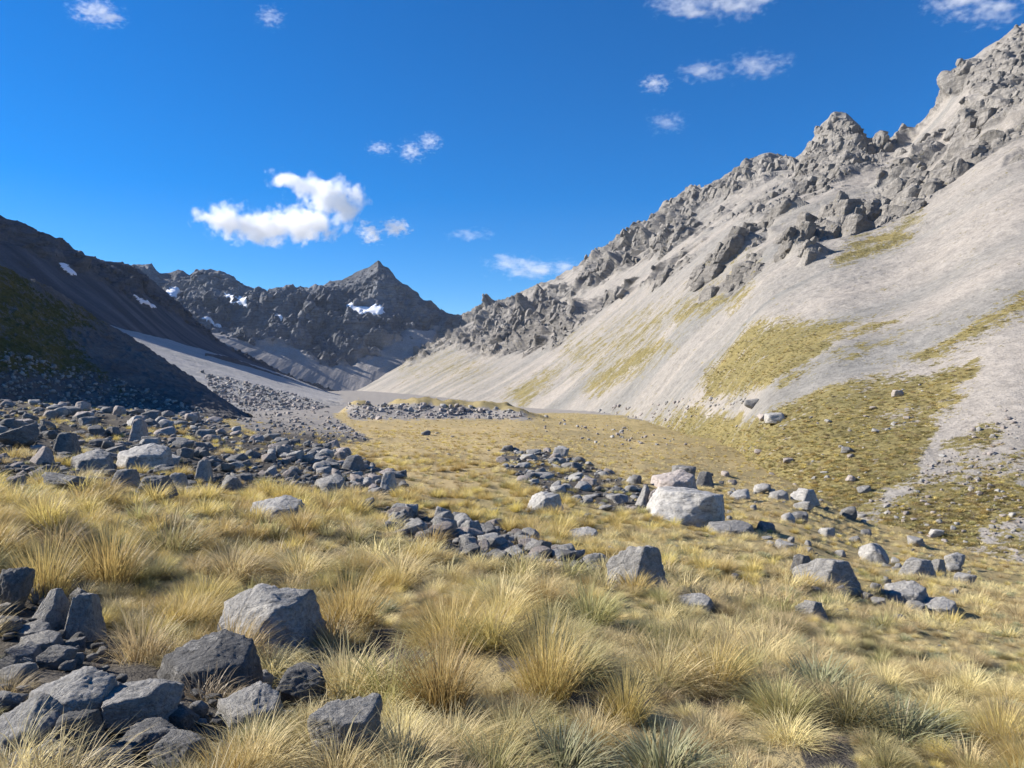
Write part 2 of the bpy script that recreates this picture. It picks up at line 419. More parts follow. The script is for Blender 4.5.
def crag_shapes(n, seed, sub=3):
    r = np.random.default_rng(seed); d, f = ico(sub); out = []
    for i in range(n):
        nn = np.vstack([np.eye(3), -np.eye(3), np.eye(3), -np.eye(3)])+r.normal(size=(12, 3))*np.repeat([.14, .42], 6)[:, None]
        nn = np.vstack([nn, r.normal(size=(3, 3))]); nn /= np.linalg.norm(nn, axis=1)[:, None]
        h = np.concatenate([r.uniform(.5, .75, 6), r.uniform(.62, .9, 6), r.uniform(.6, .85, 3)])
        rad = ((np.clip(d@nn.T, 0, None)/h)**110).sum(1)**(-1/110)
        P = d*np.minimum(rad, 1.3)[:, None]
        P = P*(1+fbm(P[:, 0]*2.2+i*9, P[:, 1]*2.2, P[:, 2]*2.2, 3, i)*.07+(ridged(P[:, 0]*4+i*5, P[:, 1]*4, P[:, 2]*3, 2, i+50)-.4)*.07)[:, None]
        out.append(P)
    return out, f

def crags(G, p, weight, n, smin, smax, seed, lean=(.30, -.22), strike=AXIS, pw=2.4, out=.12, shape=(1.25, .9, 1.0), sub=3):
    r = np.random.default_rng(seed); shapes, f = crag_shapes(22, seed, sub)
    N = smooth_grid(normals(smooth_grid(G, 6, 6)), 5, 5)
    wgt = (weight*(p <= 1.0)).ravel(); wgt = wgt/wgt.sum()
    ids = r.choice(len(wgt), n, p=wgt); Gf, Nf, pf = G.reshape(-1, 3), N.reshape(-1, 3), p.ravel()
    Vs, Fs, off = [], [], 0
    for k in ids:
        s = (smin+(smax-smin)*r.random()**pw)
        s *= (1-.6*sstep(.84, .97, pf[k]))
        V = shapes[r.integers(len(shapes))]*np.array(shape)*r.uniform(.75, 1.3, 3)*s*.62
        a, b, c = lean[0]+r.normal()*.09, lean[1]+r.normal()*.09, strike+r.normal()*.2
        V = V@np.array([[1, 0, 0], [0, math.cos(a), math.sin(a)], [0, -math.sin(a), math.cos(a)]])
        V = V@np.array([[math.cos(b), 0, -math.sin(b)], [0, 1, 0], [math.sin(b), 0, math.cos(b)]])
        V = V@np.array([[math.cos(c), math.sin(c), 0], [-math.sin(c), math.cos(c), 0], [0, 0, 1]])
        Vs.append(V+Gf[k]+Nf[k]*s*out*r.uniform(-.6, 1.2)-np.array([0, 0, s*.12])); Fs.append(f+off); off += len(V)
    return np.vstack(Vs), np.vstack(Fs)

def mountain_mesh(name, P, p, attrs, cr=None, smooth=True):
    V = P.reshape(-1, 3); at = {k: np.asarray(a).ravel() for k, a in attrs.items()}; tr = None
    if cr is not None:
        tr = cr[1]+len(V); n = len(cr[0]); V = np.vstack([V, cr[0]])
        for k, v in (('rock', 1.0), ('grass', 0.0), ('tone', .5)): at[k] = np.concatenate([at[k], np.full(n, v)])
    me = np_mesh(name, V, grid_quads(*p.shape), tr, at, smooth)
    return me

# ---- right mountain
R_foot = [(300,393,1750),(340,394,1500),(400,401,900),(450,408,620),(520,417,430),(600,430,260),(680,447,140),(760,483,72),(830,512,57),(900,540,49),(1024,568,43),(1300,628,38),(1800,700,33),(2600,800,24)]
R_ridge = [(300,380,2600),(400,345,2450),(455,319,2250),(480,308,2050),(520,294,1850),(560,276,1640),(590,257,1500),(620,241,1400),(645,228,1320),(660,210,1270),(690,193,1160),(715,181,1100),(740,169,1060),(765,158,1010),(785,159,975),(800,160,950),(812,140,920),(822,124,905),(832,116,895),(846,114,890),(858,124,885),(866,138,880),(880,141,875),(900,138,860),(912,130,850),(930,112,835),(942,96,825),(952,78,815),(964,64,800),(985,48,785),(1005,38,770),(1024,29,760),(1100,5,730),(1300,-130,640),(1800,-330,480),(2600,-500,360)]
xs_r = cols(318, 1040, 1.0, 300, 2600, 12, 70)
ROCK_R = [
 [(440,322),(520,290),(590,252),(650,224),(690,190),(770,152),(800,162),(840,108),(870,140),(920,128),(950,76),(1060,10),(1200,0),(1200,150),(1060,150),(1000,165),(950,190),(900,215),(862,235),(835,240),(818,262),(795,262),(800,240),(770,235),(752,270),(735,290),(700,300),(690,285),(712,262),(742,235),(760,215),(715,232),(690,258),(655,282),(620,300),(585,318),(560,345),(520,352),(480,355),(455,345),(435,350),(410,360),(395,352),(420,335)],
]
SLOPE_GAPS = [[(560,300),(640,262),(710,232),(706,240),(650,275),(600,300),(566,316)],[(800,205),(850,180),(905,150),(950,95),(985,90),(930,140),(880,190),(815,225)],[(515,300),(600,255),(610,262),(560,290),(520,312)],[(690,215),(790,168),(800,178),(740,205),(700,225)]]
GRASS_R = [
 [(700,388),(708,372),(725,352),(752,330),(800,321),(835,316),(862,314),(850,330),(830,345),(848,352),(820,362),(790,380),(740,394),(715,398),(700,396)],
 [(912,362),(950,338),(1000,305),(1040,280),(1060,296),(1010,320),(960,345),(925,362)],
 [(640,425),(700,410),(760,418),(830,395),(880,380),(930,372),(970,362),(975,372),(955,392),(965,400),(940,418),(925,440),(915,468),(880,490),(868,510),(840,520),(760,490),(700,470),(640,450)],
 [(585,392),(592,380),(640,345),(660,338),(670,345),(640,370),(600,392)],
 [(505,398),(520,385),(560,368),(548,385),(522,402)],
 [(670,316),(700,296),(730,288),(748,268),(752,282),(735,300),(706,312),(680,322)],
 [(890,230),(920,210),(900,240),(870,250),(835,255),(855,238)],
 [(945,450),(985,430),(1010,432),(1000,445),(960,455)],
 [(930,498),(990,475),(1040,490),(1040,520),(980,530),(990,545),(950,560),(880,545),(860,520),(900,500)],
]
GRASS_R_THIN = [[(860,312),(930,322),(905,352),(850,362),(840,340)],[(600,420),(700,400),(740,470),(690,480),(600,440)],[(450,345),(500,372),(470,385),(400,380),(390,365)],[(640,330),(690,290),(740,250),(760,260),(700,320)],[(900,470),(1040,440),(1040,560),(930,570)],[(560,335),(600,325),(670,300),(690,320),(600,390),(560,370)]]

def blocks(x, y, z, seed, tilt):
    """jointed rock: every Voronoi cell is a block with its own height and its own tilted face"""
    xi, yi, zi = np.floor(x).astype(np.int64), np.floor(y).astype(np.int64), np.floor(z).astype(np.int64)
    best = np.full(x.shape, 9e9); out = np.zeros(x.shape)
    for a in (-1, 0, 1):
        for b in (-1, 0, 1):
            for c in (-1, 0, 1):
                cx, cy, cz = xi+a, yi+b, zi+c
                h = _P[(_P[(_P[(cx+seed*7) & 511]+cy) & 511]+cz) & 511]
                g = _G[h]; g2 = _G[(h*7+13) & 511]
                dx, dy, dz = x-(cx+.5+g[..., 0]*.45), y-(cy+.5+g[..., 1]*.45), z-(cz+.5+g[..., 2]*.45)
                d = dx*dx+dy*dy+dz*dz; m = d < best
                best = np.where(m, d, best)
                out = np.where(m, g2[..., 2]*.5+tilt*(g2[..., 0]*dx+g2[..., 1]*dy+g2[..., 2]*dz), out)
    return out

def saw(q, rise):
    fr = q-np.floor(q); return np.where(fr < rise, fr/rise, (1-fr)/(1-rise))

def rock_relief(P, p, k, seed, strat=1.0, tilt=0.5, flute=1.0):
    """relief of bedded, gullied rock: k = size of the largest spurs in metres; buttresses have one steep side"""
    u, v, w = uvw(P)
    wx = fbm(u/(k*.9), v/(k*.9), w/(k*.9), 4, seed)*k*.45
    wy = fbm(u/(k*.9), v/(k*.9), w/(k*.9), 4, seed+7)*k*.45
    wz = fbm(u/(k*.22), v/(k*.22), w/(k*.22), 3, seed+8)*k*.10
    big = ridged((u+wx)/k, (v+wy)/(k*1.6), w/(k*1.8), 3, seed+1)-.42
    mid = ridged((u+wx)/(k*.36), (v-wy)/(k*.5), w/(k*.62), 3, seed+2)-.42
    fin = ridged(u/(k*.10), v/(k*.13), w/(k*.14), 4, seed+3)-.42
    m1 = np.clip(.35+1.5*fbm(u/(k*.7), v/(k*.7), w/(k*.7), 2, seed+5), 0, 1.2)
    m2 = np.clip(.4+1.5*fbm(u/(k*.3), v/(k*.3), w/(k*.3), 2, seed+6), 0, 1.2)
    f1 = saw((u+wx*1.3+w*.5+wz)/(k*.52), .14)*m1
    # steps: shelves with steep outer faces
    def stp(q, a):
        fr = q-np.floor(q); return np.where(fr < a, fr/a*.3, .3+(fr-a)/(1-a)*.7)-fr
    st1 = stp((w+tilt*u*.35+wx*.7+wz)/(k*.40), .7); st2 = stp((w+tilt*u*.3+wy*.5+wz)/(k*.13), .68)
    sx = fbm(u/(k*.5), v/(k*.5), w/(k*.5), 3, seed+9)
    sy = fbm(u/(k*.16), v/(k*.16), w/(k*.16), 3, seed+10)
    sz = fbm(u/(k*.16), v/(k*.16), w/(k*.16), 3, seed+11)
    b0 = blocks((u+wx*.5+w*.3)/(k*.62), (v+wy*.5)/(k*.8), (w-u*.35+wy*.5)/(k*.75)+sx*.4, seed+3, .9)
    b1 = blocks((u+wx*.4+w*.25)/(k*.27)+sy*.5, (v+wy*.4)/(k*.35)+sz*.3, (w-u*.3)/(k*.30)+sx*.6, seed, 1.0)
    b2 = blocks((u+wz+w*.2)/(k*.10)+sy*1.6, (v+wz)/(k*.12)+sz*1.3, (w-u*.25)/(k*.10)+sz*1.6, seed+1, .9)
    b3 = blocks(u/(k*.045)+sz*2, v/(k*.05)+sy*2, w/(k*.045)+sy*2, seed+2, .8)
    soft = lambda a: smooth_grid(smooth_grid(a, 1, 1), 1, 1)
    return (big*k*.24+mid*k*.07+fin*k*.03+smooth_grid(flute*((f1-.3)*k*.15)+smooth_grid(b0*k*.15+b1*k*.13, 1, 1)+b2*k*.03, 1, 1)+smooth_grid(b3*k*.01, 1, 1),
            soft((st1*k*.26*m1+st2*k*.05*m2)*strat))

def build_right():
    P, p = loft(R_foot, R_ridge, xs_r, 820)
    px, py = project(P)
    N = smooth_grid(normals(smooth_grid(P, 8, 8)), 6, 6)
    u, v, w = uvw(P)
    wq = np.clip(P[..., 1]/900, .3, 1.6)
    wx = px+fbm(u/35, v/35, w/35, 4, 41)*16; wy = py+fbm(u/35, v/35, w/35, 4, 42)*13
    rock = poly_mask(wx, wy, ROCK_R, 7)
    gap = poly_mask(wx, wy, SLOPE_GAPS, 5)
    gul = 1-np.abs(fbm((u+v*.12)/70+fbm(u/40, v/40, w/40, 3, 47)*.35, p*2.2, 0, 3, 48))*3.2
    gul = sstep(.64, .86, gul)*sstep(1.0, .9, p)*(1-poly_mask(px, py, [[(790,170),(830,100),(880,140),(860,175)],[(925,120),(960,60),(1040,20),(1040,110),(960,140)]], 8))
    gap = np.maximum(gap, gul)
    rock = np.where(p > 1, np.maximum(rock, .8), rock)*(1-.88*gap)
    rel, st = rock_relief(P, p, 95, 50, 1.2, flute=1.35)
    amp = np.clip(P[..., 1]/1000, .35, 1.4)
    relr = (rel+6)*.95
    fade = (1-sstep(1.0, 1.03, p)*.6)*(1-.5*sstep(.8, 1.0, p))
    D = rock*relr*amp*fade
    P2 = P+N*(D[..., None])
    P2[..., 2] += rock*st*amp*fade
    P2[..., 1] += 0
    # scree: gullies and fans running down the fall line
    fall = u + v*.12
    rib = fbm(fall/38, p*3.0, 0, 4, 61)*4.2 + fbm(fall/11, p*5, 0, 3, 62)*1.3
    near = sstep(60, 220, P[..., 1])
    P2[..., 2] += (1-rock)*(rib*(.25+.75*near)*sstep(0, .05, p)) + fbm(u/5, v/5, w/5, 4, 63)*.55*(1-rock)*near
    # keep the skyline where it stands
    xx = px+fbm(u/12, v/12, w/12, 4, 43)*11; yy = py+fbm(u/12, v/12, w/12, 4, 44)*7
    strk = fbm(fall/7, p*14, 0, 4, 45); strk2 = fbm(u/9, v/9, w/9, 4, 46)
    grass = poly_mask(xx, yy, GRASS_R, 15)
    grass = np.maximum(grass, .46*poly_mask(xx, yy, GRASS_R_THIN, 22))
    grass = np.clip(grass+(strk*.5+strk2*.55)*sstep(.02, .3, grass), 0, 1)
    N2 = normals(P2); flat = sstep(.55, .8, N2[..., 2])
    grass = grass*(1-rock*.75)
    rock_c = np.clip(rock*1.1-.25*flat*(1-gap), 0, 1)
    tone = .5+1.1*fbm(fall/42, p*1.8, 0, 4, 64)+.45*fbm(fall/9, p*5, 0, 3, 65)
    tone = np.clip(tone+.25*sstep(820, 1000, px)+.15*gap, 0, 1)
    wt = np.clip(rock-.25, 0, 1)*(px > 380)*(px < 1090)*(1-gap)
    band = np.clip(.35+2.2*fbm((w-u*.22)/26, fall/160, 0, 3, 49), .04, 1.5)
    cr1 = crags(P2, p, wt*(.12+band), 5000, 2.2, 10.5, 501, pw=2.0, out=-.17, shape=(.9, .85, 1.4))
    cr2 = crags(P2, p, wt*(.15+band), 7500, 1.2, 3.8, 502, pw=1.6, out=-.05, sub=2, shape=(.85, .8, 1.4))
    cr = (np.vstack([cr1[0], cr2[0]]), np.vstack([cr1[1], cr2[1]+len(cr1[0])]))
    me = mountain_mesh('mountain_right', P2, p, {'rock': rock_c, 'grass': grass, 'tone': tone}, cr, smooth=False)
    o = link('mountain_right', me, M['right'])
    tag(o, 'sunlit scree and craggy rock ridge rising on the far right side of the valley', 'mountain', kind='structure')
    return P2, grass*(p < .6)
G_right, GR_right = build_right()

# ---- left mountain: steep shaded face, then a gentle lit apron
L_foot = [(-700,352,420),(-300,320,430),(0,296,520),(113,327,581),(230,359,850),(290,378,1120),(340,398,1300),(400,400,1400)]
L_ridge = [(-700,-30,460),(-300,85,530),(-150,150,570),(-40,200,605),(0,214,620),(20,222,640),(45,233,672),(60,238,695),(75,249,722),(100,260,785),(130,264,875),(150,278,980),(175,300,1030),(200,325,1090),(225,347,1150),(260,366,1220),(300,383,1310),(340,396,1390),(400,398,1500)]
A_foot = [(-700,470,60),(-300,440,90),(0,420,140),(128,415,165),(200,414,190),(262,416,205),(320,416,230),(345,413,300),(400,408,500)]
A_top = [(-700,345,430),(-300,316,440),(0,292,540),(113,324,600),(230,357,870),(290,377,1140),(340,397,1320),(400,400,1500)]
xs_l = cols(-20, 400, 1.0, -700, 402, 60, 2)
def build_left():
    P, p = loft(L_foot, L_ridge, xs_l, 260, 1.05, foot_drop=10)
    px, py = project(P); u, v, w = uvw(P)
    N = smooth_grid(normals(smooth_grid(P, 6, 6)), 6, 6)
    rock = sstep(.5, .72, p+fbm(u/70, v/70, w/70, 4, 71)*.42)
    rel, st = rock_relief(P, p, 60, 72, .8)
    fade = (1-sstep(1.0, 1.05, p)*.5)*(1-.72*sstep(.78, 1.0, p))
    P2 = P+N*(rock*(rel+2)*.7*fade)[..., None]; P2[..., 2] += rock*st*.7*fade
    P2[..., 2] += (1-rock)*(fbm((u+v*.1)/22, p*3, 0, 4, 73)*2.0)*sstep(0, .08, p)
    tone = np.clip(.4+1.5*fbm((u+v*.1)/20, p*1.6, 0, 5, 74), 0, 1)
    cr = crags(P2, p, np.clip(rock-.2, 0, 1)*(px > -60)*(px < 330)*np.clip(.3+2*fbm(w/14, u/90, 0, 3, 79), .05, 1.5), 900, 2, 9, 503, out=0)
    me = mountain_mesh('mountain_left', P2, p, {'rock': np.clip(rock, 0, 1), 'grass': rock*0, 'tone': tone}, cr)
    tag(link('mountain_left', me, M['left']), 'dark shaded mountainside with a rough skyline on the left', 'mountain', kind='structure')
    # apron
    A, q = loft(A_foot, A_top, xs_l, 200, 1.0, back=(0.3, .2), nback=6, foot_drop=3)
    u, v, w = uvw(A)
    A[..., 2] += (fbm(u/40, q*3, 0, 4, 75)*1.6+fbm(u/7, v/7, w/7, 4, 76)*.45)*sstep(0, .1, q)*sstep(0, .1, 1.05-q)
    tone = np.clip(.3+fbm(u/30, q*2.5, 0, 4, 77), 0, 1)
    ax, ay = project(A)
    blk = sstep(.25, .1, q+fbm(u/12, v/12, 0, 3, 78)*.1)
    me = np_mesh('scree_apron', A.reshape(-1, 3), grid_quads(*q.shape), None, {'rock': blk*.6, 'grass': q*0, 'tone': tone})
    tag(link('scree_apron', me, M['apron']), 'sunlit grey scree apron below the shaded mountainside', 'scree', kind='structure')
    return P2, A
G_left, G_apron = build_left()

# ---- added dark wall standing in for a shadow band cast across the apron
BAND_foot = [(205,356,640),(230,364,700),(260,375,790),(290,387,880),(320,397,980),(346,405,1080),(352,407,1090)]
BAND_crest = [(205,353,650),(230,357,720),(260,368,810),(290,379,900),(320,390,1000),(346,401,1100),(352,406,1110)]
xs_m = np.arange(205, 352, 1.0)
def build_shadow_wall():
    P, p = loft(BAND_foot, BAND_crest, xs_m, 24, 1.0, back=(0, 1.2), nback=14, foot_drop=4, sm=(4, 4))
    u, v, w = uvw(P)
    P[..., 2] += fbm(u/14, v/14, w/14, 4, 81)*1.3
    me = np_mesh('shadow_wall', P.reshape(-1, 3), grid_quads(*p.shape), None, {'rock': p*0+.2, 'grass': p*0, 'tone': p*0+.3})
    tag(link('shadow_wall', me, M['left']), 'long narrow dark wall added as a shadow band crossing the scree', 'shadow_wall', kind='structure')
build_shadow_wall()

# ---- mountains at the head of the valley
H_foot = [(60,345,1300),(120,338,1310),(200,345,1330),(250,362,1360),(290,376,1390),(340,392,1430),(400,396,1480),(460,396,1500),(520,394,1520),(640,392,1560)]
H_ridge = [(x, y, 1930-(x-60)*.12) for x, y in ((60,276),(100,274),(120,270),(135,267),(150,266),(160,272),(178,268),(190,275),(203,270),(215,272),(228,277),(243,287),(258,291),(272,288),(285,283),(305,285),(320,284),(335,281),(350,275),(362,270),(372,264),(378,259),(384,265),(396,278),(410,288),(425,299),(440,311),(456,320),(480,332),(520,350),(640,370))]
xs_h = cols(95, 500, .8, 60, 640, 15, 15)
SNOW_H = [[(345,302),(356,305),(366,309),(374,305),(384,308),(382,315),(368,314),(352,311)],
 [(224,293),(236,296),(247,299),(248,307),(236,305),(230,301)],[(203,317),(210,318),(222,327),(216,327)],
 [(166,291),(178,287),(180,291),(170,301),(166,299)],[(272,314),(282,318),(286,323),(276,320)]]
def build_head():
    P, p = loft(H_foot, H_ridge, xs_h, 400, 1.06, foot_drop=12)
    px, py = project(P); u, v, w = uvw(P)
    N = smooth_grid(normals(smooth_grid(P, 8, 8)), 6, 6)
    n = fbm(u/120, v/120, w/120, 4, 91)
    rock = sstep(.16, .30, p+n*.22)
    cone = poly_mask(px+n*14, py+n*10, [[(225,335),(262,352),(300,372),(330,378),(372,352),(410,330),(440,322),(440,410),(220,410)]], 7)
    rock = rock*(1-.92*cone)
    rock_c = rock
    rock = rock*(1-.85*poly_mask(px, py, SNOW_H, 5))
    rel, st = rock_relief(P, p, 150, 92, .9, flute=1.25)
    rel = rel*(1-.6*poly_mask(px, py, [[(345,282),(378,255),(420,292),(400,330),(360,320)]], 14))
    fade = (1-sstep(1.0, 1.04, p)*.5)*(1-.68*sstep(.8, 1.0, p))
    P2 = P+N*(rock*(rel+4)*1.1*fade)[..., None]; P2[..., 2] += rock*st*fade
    P2[..., 2] += (1-rock)*fbm((P[..., 0])/30, p*3, 0, 4, 94)*2.5
    tone = np.clip(.45+fbm(P[..., 0]/30, p*2.5, 0, 4, 95), 0, 1)
    nosnow = 1-poly_mask(px, py, SNOW_H, 6)
    wt = np.clip(rock-.2, 0, 1)*nosnow*(1-.9*sstep(.86, 1.0, p)*sstep(330, 350, px)*sstep(440, 400, px))*(px > 90)*(px < 480)*np.clip(.3+2*fbm((w+u*.4)/60, u/120, v/200, 3, 96), .05, 1.4)
    cr1 = crags(P2, p, wt, 2800, 4, 20, 504, lean=(.2, .5), strike=.5, out=-.2, pw=2.4, sub=2, shape=(1.0, .9, 1.3))
    cr2 = crags(P2, p, wt+.08*nosnow*rock, 2600, 3.5, 10, 505, lean=(.2, .5), strike=.5, pw=1.6, out=.03, sub=2, shape=(1.0, .9, 1.3))
    cr = (np.vstack([cr1[0], cr2[0]]), np.vstack([cr1[1], cr2[1]+len(cr1[0])]))
    me = mountain_mesh('mountain_head', P2, p, {'rock': rock_c, 'grass': p*0, 'tone': tone}, cr, smooth=False)
    tag(link('mountain_head', me, M['head']), 'jagged rock wall and pointed peak closing the head of the valley', 'mountain', kind='structure')
    return P2
G_head = build_head()

# ---- the bank in shade on the left
B_foot = [(-900,520,36),(-500,452,50),(-200,420,68),(0,407,98),(64,409,108),(128,414,112),(190,428,96),(240,444,73),(275,452,60),(300,457,51)]
B_crest = [(-900,110,62),(-500,70,84),(-200,170,108),(-60,236,124),(0,264,130),(40,284,137),(80,306,146),(120,331,152),(150,350,152),(185,374,151),(220,398,149),(250,419,143),(278,440,118),(300,452,88)]
xs_b = cols(-30, 300, .9, -900, 302, 60, 2)
def build_bank():
    P, p = loft(B_foot, B_crest, xs_b, 300, 1.0, back=(0, .8), nback=30, foot_drop=2.0, sm=(20, 16))
    px, py = project(P); X, Y, Z = P[..., 0], P[..., 1], P[..., 2]
    P[..., 2] += fbm(X/9, Y/9, Z/9, 4, 101)*.9*sstep(0, .15, p)
    P[..., 2] += ridged(X/2.2, Y/2.2, Z/2.2, 4, 102)*.55*sstep(0, .08, p)
    wx = px+fbm(X/8, Y/8, Z/8, 4, 103)*22; wy = py+fbm(X/8, Y/8, Z/8, 4, 104)*14
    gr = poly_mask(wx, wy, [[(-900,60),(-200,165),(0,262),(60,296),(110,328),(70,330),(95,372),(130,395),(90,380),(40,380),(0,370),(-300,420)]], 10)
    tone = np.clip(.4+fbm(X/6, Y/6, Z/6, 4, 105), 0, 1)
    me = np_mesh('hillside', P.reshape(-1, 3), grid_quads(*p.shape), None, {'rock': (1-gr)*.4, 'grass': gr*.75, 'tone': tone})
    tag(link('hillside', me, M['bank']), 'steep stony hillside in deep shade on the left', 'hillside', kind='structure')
    return P
G_bank = build_bank()

# ------------------------------------------------------------------ snow patches lying on the mountains
t = NT('old snow'); pos = t.n('ShaderNodeNewGeometry').outputs['Position']
M['snow'] = t.surf(t.mix(t.noise(pos, .2, 4), (.78, .79, .82), (.88, .88, .9)), .6, t.noise(pos, .3, 4), .6, .5, .3)
def snow(G, xs, poly, label):
    px, py = project(G); X, Y, Z = G[..., 0], G[..., 1], G[..., 2]
    s = 9.0
    m = poly_mask(px+fbm(X/s, Y/s, Z/s, 4, 111)*6, py+fbm(X/s, Y/s, Z/s, 4, 112)*5, [poly], 1.0)
    S = G+normals(G)*(.2+2.2*m)[..., None]+np.array([0, 0, .6])
    S = np.where((m > .02)[..., None], smooth_grid(S, 1, 1), S)
    fm = (m[:-1, :-1]+m[1:, 1:]+m[1:, :-1]+m[:-1, 1:])/4 > .35
    # keep one connected patch
    seen = np.zeros(fm.shape, bool); best = []
    for a, b in zip(*np.nonzero(fm)):
        if seen[a, b]: continue
        st = [(a, b)]; seen[a, b] = True; comp = []
        while st:
            c, d = st.pop(); comp.append((c, d))
            for e, g in ((c+1, d), (c-1, d), (c, d+1), (c, d-1)):
                if 0 <= e < fm.shape[0] and 0 <= g < fm.shape[1] and fm[e, g] and not seen[e, g]: seen[e, g] = True; st.append((e, g))
        if len(comp) > len(best): best = comp
    if len(best) < 3: return
    fm = np.zeros_like(fm); fm[tuple(np.array(best).T)] = True
    q = grid_quads(*px.shape).reshape(px.shape[0]-1, px.shape[1]-1, 4)[fm]
    used, inv = np.unique(q, return_inverse=True)
    V = S.reshape(-1, 3)[used]; base = V.mean(0)
    o = link('snow_patch', np_mesh('snow_patch', V-base, inv.reshape(-1, 4)), M['snow'], base)
    tag(o, label, 'snow patch', 'old snow patches on the mountains')
snow(G_head, xs_h, [(345,302),(356,305),(366,309),(374,305),(384,308),(382,315),(368,314),(352,311)], 'largest white snow patch below the pointed peak')
snow(G_head, xs_h, [(224,293),(236,296),(247,299),(248,307),(236,305),(230,301)], 'bright snow patch on the jagged wall left of the peak')
snow(G_head, xs_h, [(203,317),(210,318),(222,327),(216,327)], 'small slanting snow streak low on the jagged wall')
snow(G_head, xs_h, [(166,291),(178,287),(180,291),(170,301),(166,299)], 'snow sliver beside the lit buttress near the shaded ridge')
snow(G_head, xs_h, [(272,314),(282,318),(286,323),(276,320)], 'thin snow streak between the jagged wall and the peak')
snow(G_left, xs_l, [(58,264),(64,266),(76,276),(71,275)], 'narrow snow strip high on the dark shaded mountainside')
snow(G_left, xs_l, [(130,293),(138,298),(156,308),(150,308),(136,301)], 'long thin snow streak on the lower shaded mountainside')

# ------------------------------------------------------------------ rocks
def rock_mesh(name, seed, sub=4, planes=None, nplanes=11, k=60, rough=.055, extra=()):
    r = np.random.default_rng(seed); d, f = ico(sub)
    if planes is None:
        n = r.normal(size=(nplanes, 3)); n /= np.linalg.norm(n, axis=1)[:, None]
        n = np.vstack([n, [[0, 0, -1], [0, 0, 1]], np.eye(3)[:2], -np.eye(3)[:2]])
        n[:-1] += r.normal(size=n[:-1].shape)*.18; n /= np.linalg.norm(n, axis=1)[:, None]
        h = r.uniform(.62, 1.0, len(n))
    else:
        pl = np.array(planes, float); n = pl[:, :3]/np.linalg.norm(pl[:, :3], axis=1)[:, None]; h = pl[:, 3]
    a = np.clip(d@n.T, 0, None)/h
    rad = (a**k).sum(1)**(-1/k)
    P = d*np.minimum(rad, 1.7)[:, None]
    q = P*1.0+seed*3.7
    off = fbm(q[:, 0]*1.3, q[:, 1]*1.3, q[:, 2]*1.3, 3, seed % 40)*rough*1.6+(ridged(q[:, 0]*3.2, q[:, 1]*3.2, q[:, 2]*3.2, 4, seed % 31)-.4)*rough*.9
    q4 = fbm(q[:, 0]*9, q[:, 1]*9, q[:, 2]*9, 3, seed % 17)*rough*.5-np.clip(ridged(q[:, 0]*1.6, q[:, 1]*1.6, q[:, 2]*2.4, 2, seed % 13+60)-.62, 0, 1)*rough*2.2
    P = P*(1+off+q4)[:, None]
    lo, hi = P.min(0), P.max(0); P = (P-(lo+hi)/2)/(hi-lo)
    P[:, 2] += .5           # base at 0, unit box
    me = np_mesh(name, P, None, f); return me

ROCKS = []      # everything placed: dict(px,py,w,h,pos,label,...)
FOOT = []       # footprints (x, y, radius) that push grass away

def place(px, py, on='ground'):
    if on == 'ground':
        Y = cast(px, py)
        X = (np.atleast_1d(px)-CX)/F*Y
        return np.stack([X, Y, np.where(np.isnan(Y), np.nan, ground_z(np.nan_to_num(X), np.nan_to_num(Y)))], -1)
    G, xs = {'right': (G_right, xs_r), 'bank': (G_bank, xs_b), 'apron': (G_apron, xs_l)}[on]
    return surf_at(G, xs, px, py)

# heroes: x centre, y base, width, height in the view; label; material; depth ratio; named planes
SPLIT = [(-.62,-.66,.42,.56),(.74,-.66,.10,.40),(.95,.3,.3,.7),(-.3,.8,.5,.7),(0,0,-1,.6),(-.95,.1,-.2,.85),(.1,-1,-.1,.75),(.1,.2,1,.93),(.4,-.9,.5,.75)]
LEAN = [(-.62,-.32,.75,.5),(.1,-.15,1,.62),(.86,-.5,.2,.72),(.25,-.95,.25,.72),(-.2,-.85,.5,.7),(.3,.9,.4,.8),(0,0,-1,.6),(-.95,.2,.2,1.1)]
PYR = [(-.72,-.35,.62,.5),(.8,-.55,.35,.55),(.3,.9,.5,.7),(0,0,-1,.6),(-.6,.6,.5,.7),(.1,-.95,.25,.75),(0,0,1,.95),(.95,.2,.2,.8)]
BIG = [(-.35,-.85,.45,.62),(.95,-.25,.05,.85),(-.95,-.1,.4,.85),(0,0,1,.5),(.2,.1,1,.52),(0,.95,.2,.8),(0,0,-1,.6),(.7,-.7,-.35,.78),(.2,-1,-.1,.74)]
BLOCK = [(-.3,-.9,.45,.7),(.9,-.3,.2,.6),(-.9,.1,.3,.6),(.1,.1,1,.8),(-.4,.1,1,.8),(0,.95,.1,.7),(0,0,-1,.7),(.5,-.8,.1,.7)]
SLAB = [(-.25,-.15,1,.45),(.1,-.3,1,.47),(.9,-.4,.2,.9),(-.9,-.3,.2,.95),(.2,-1,.1,.8),(-.4,-.9,.2,.85),(0,1,.2,.85),(0,0,-1,.5),(.6,.7,.3,.9)]
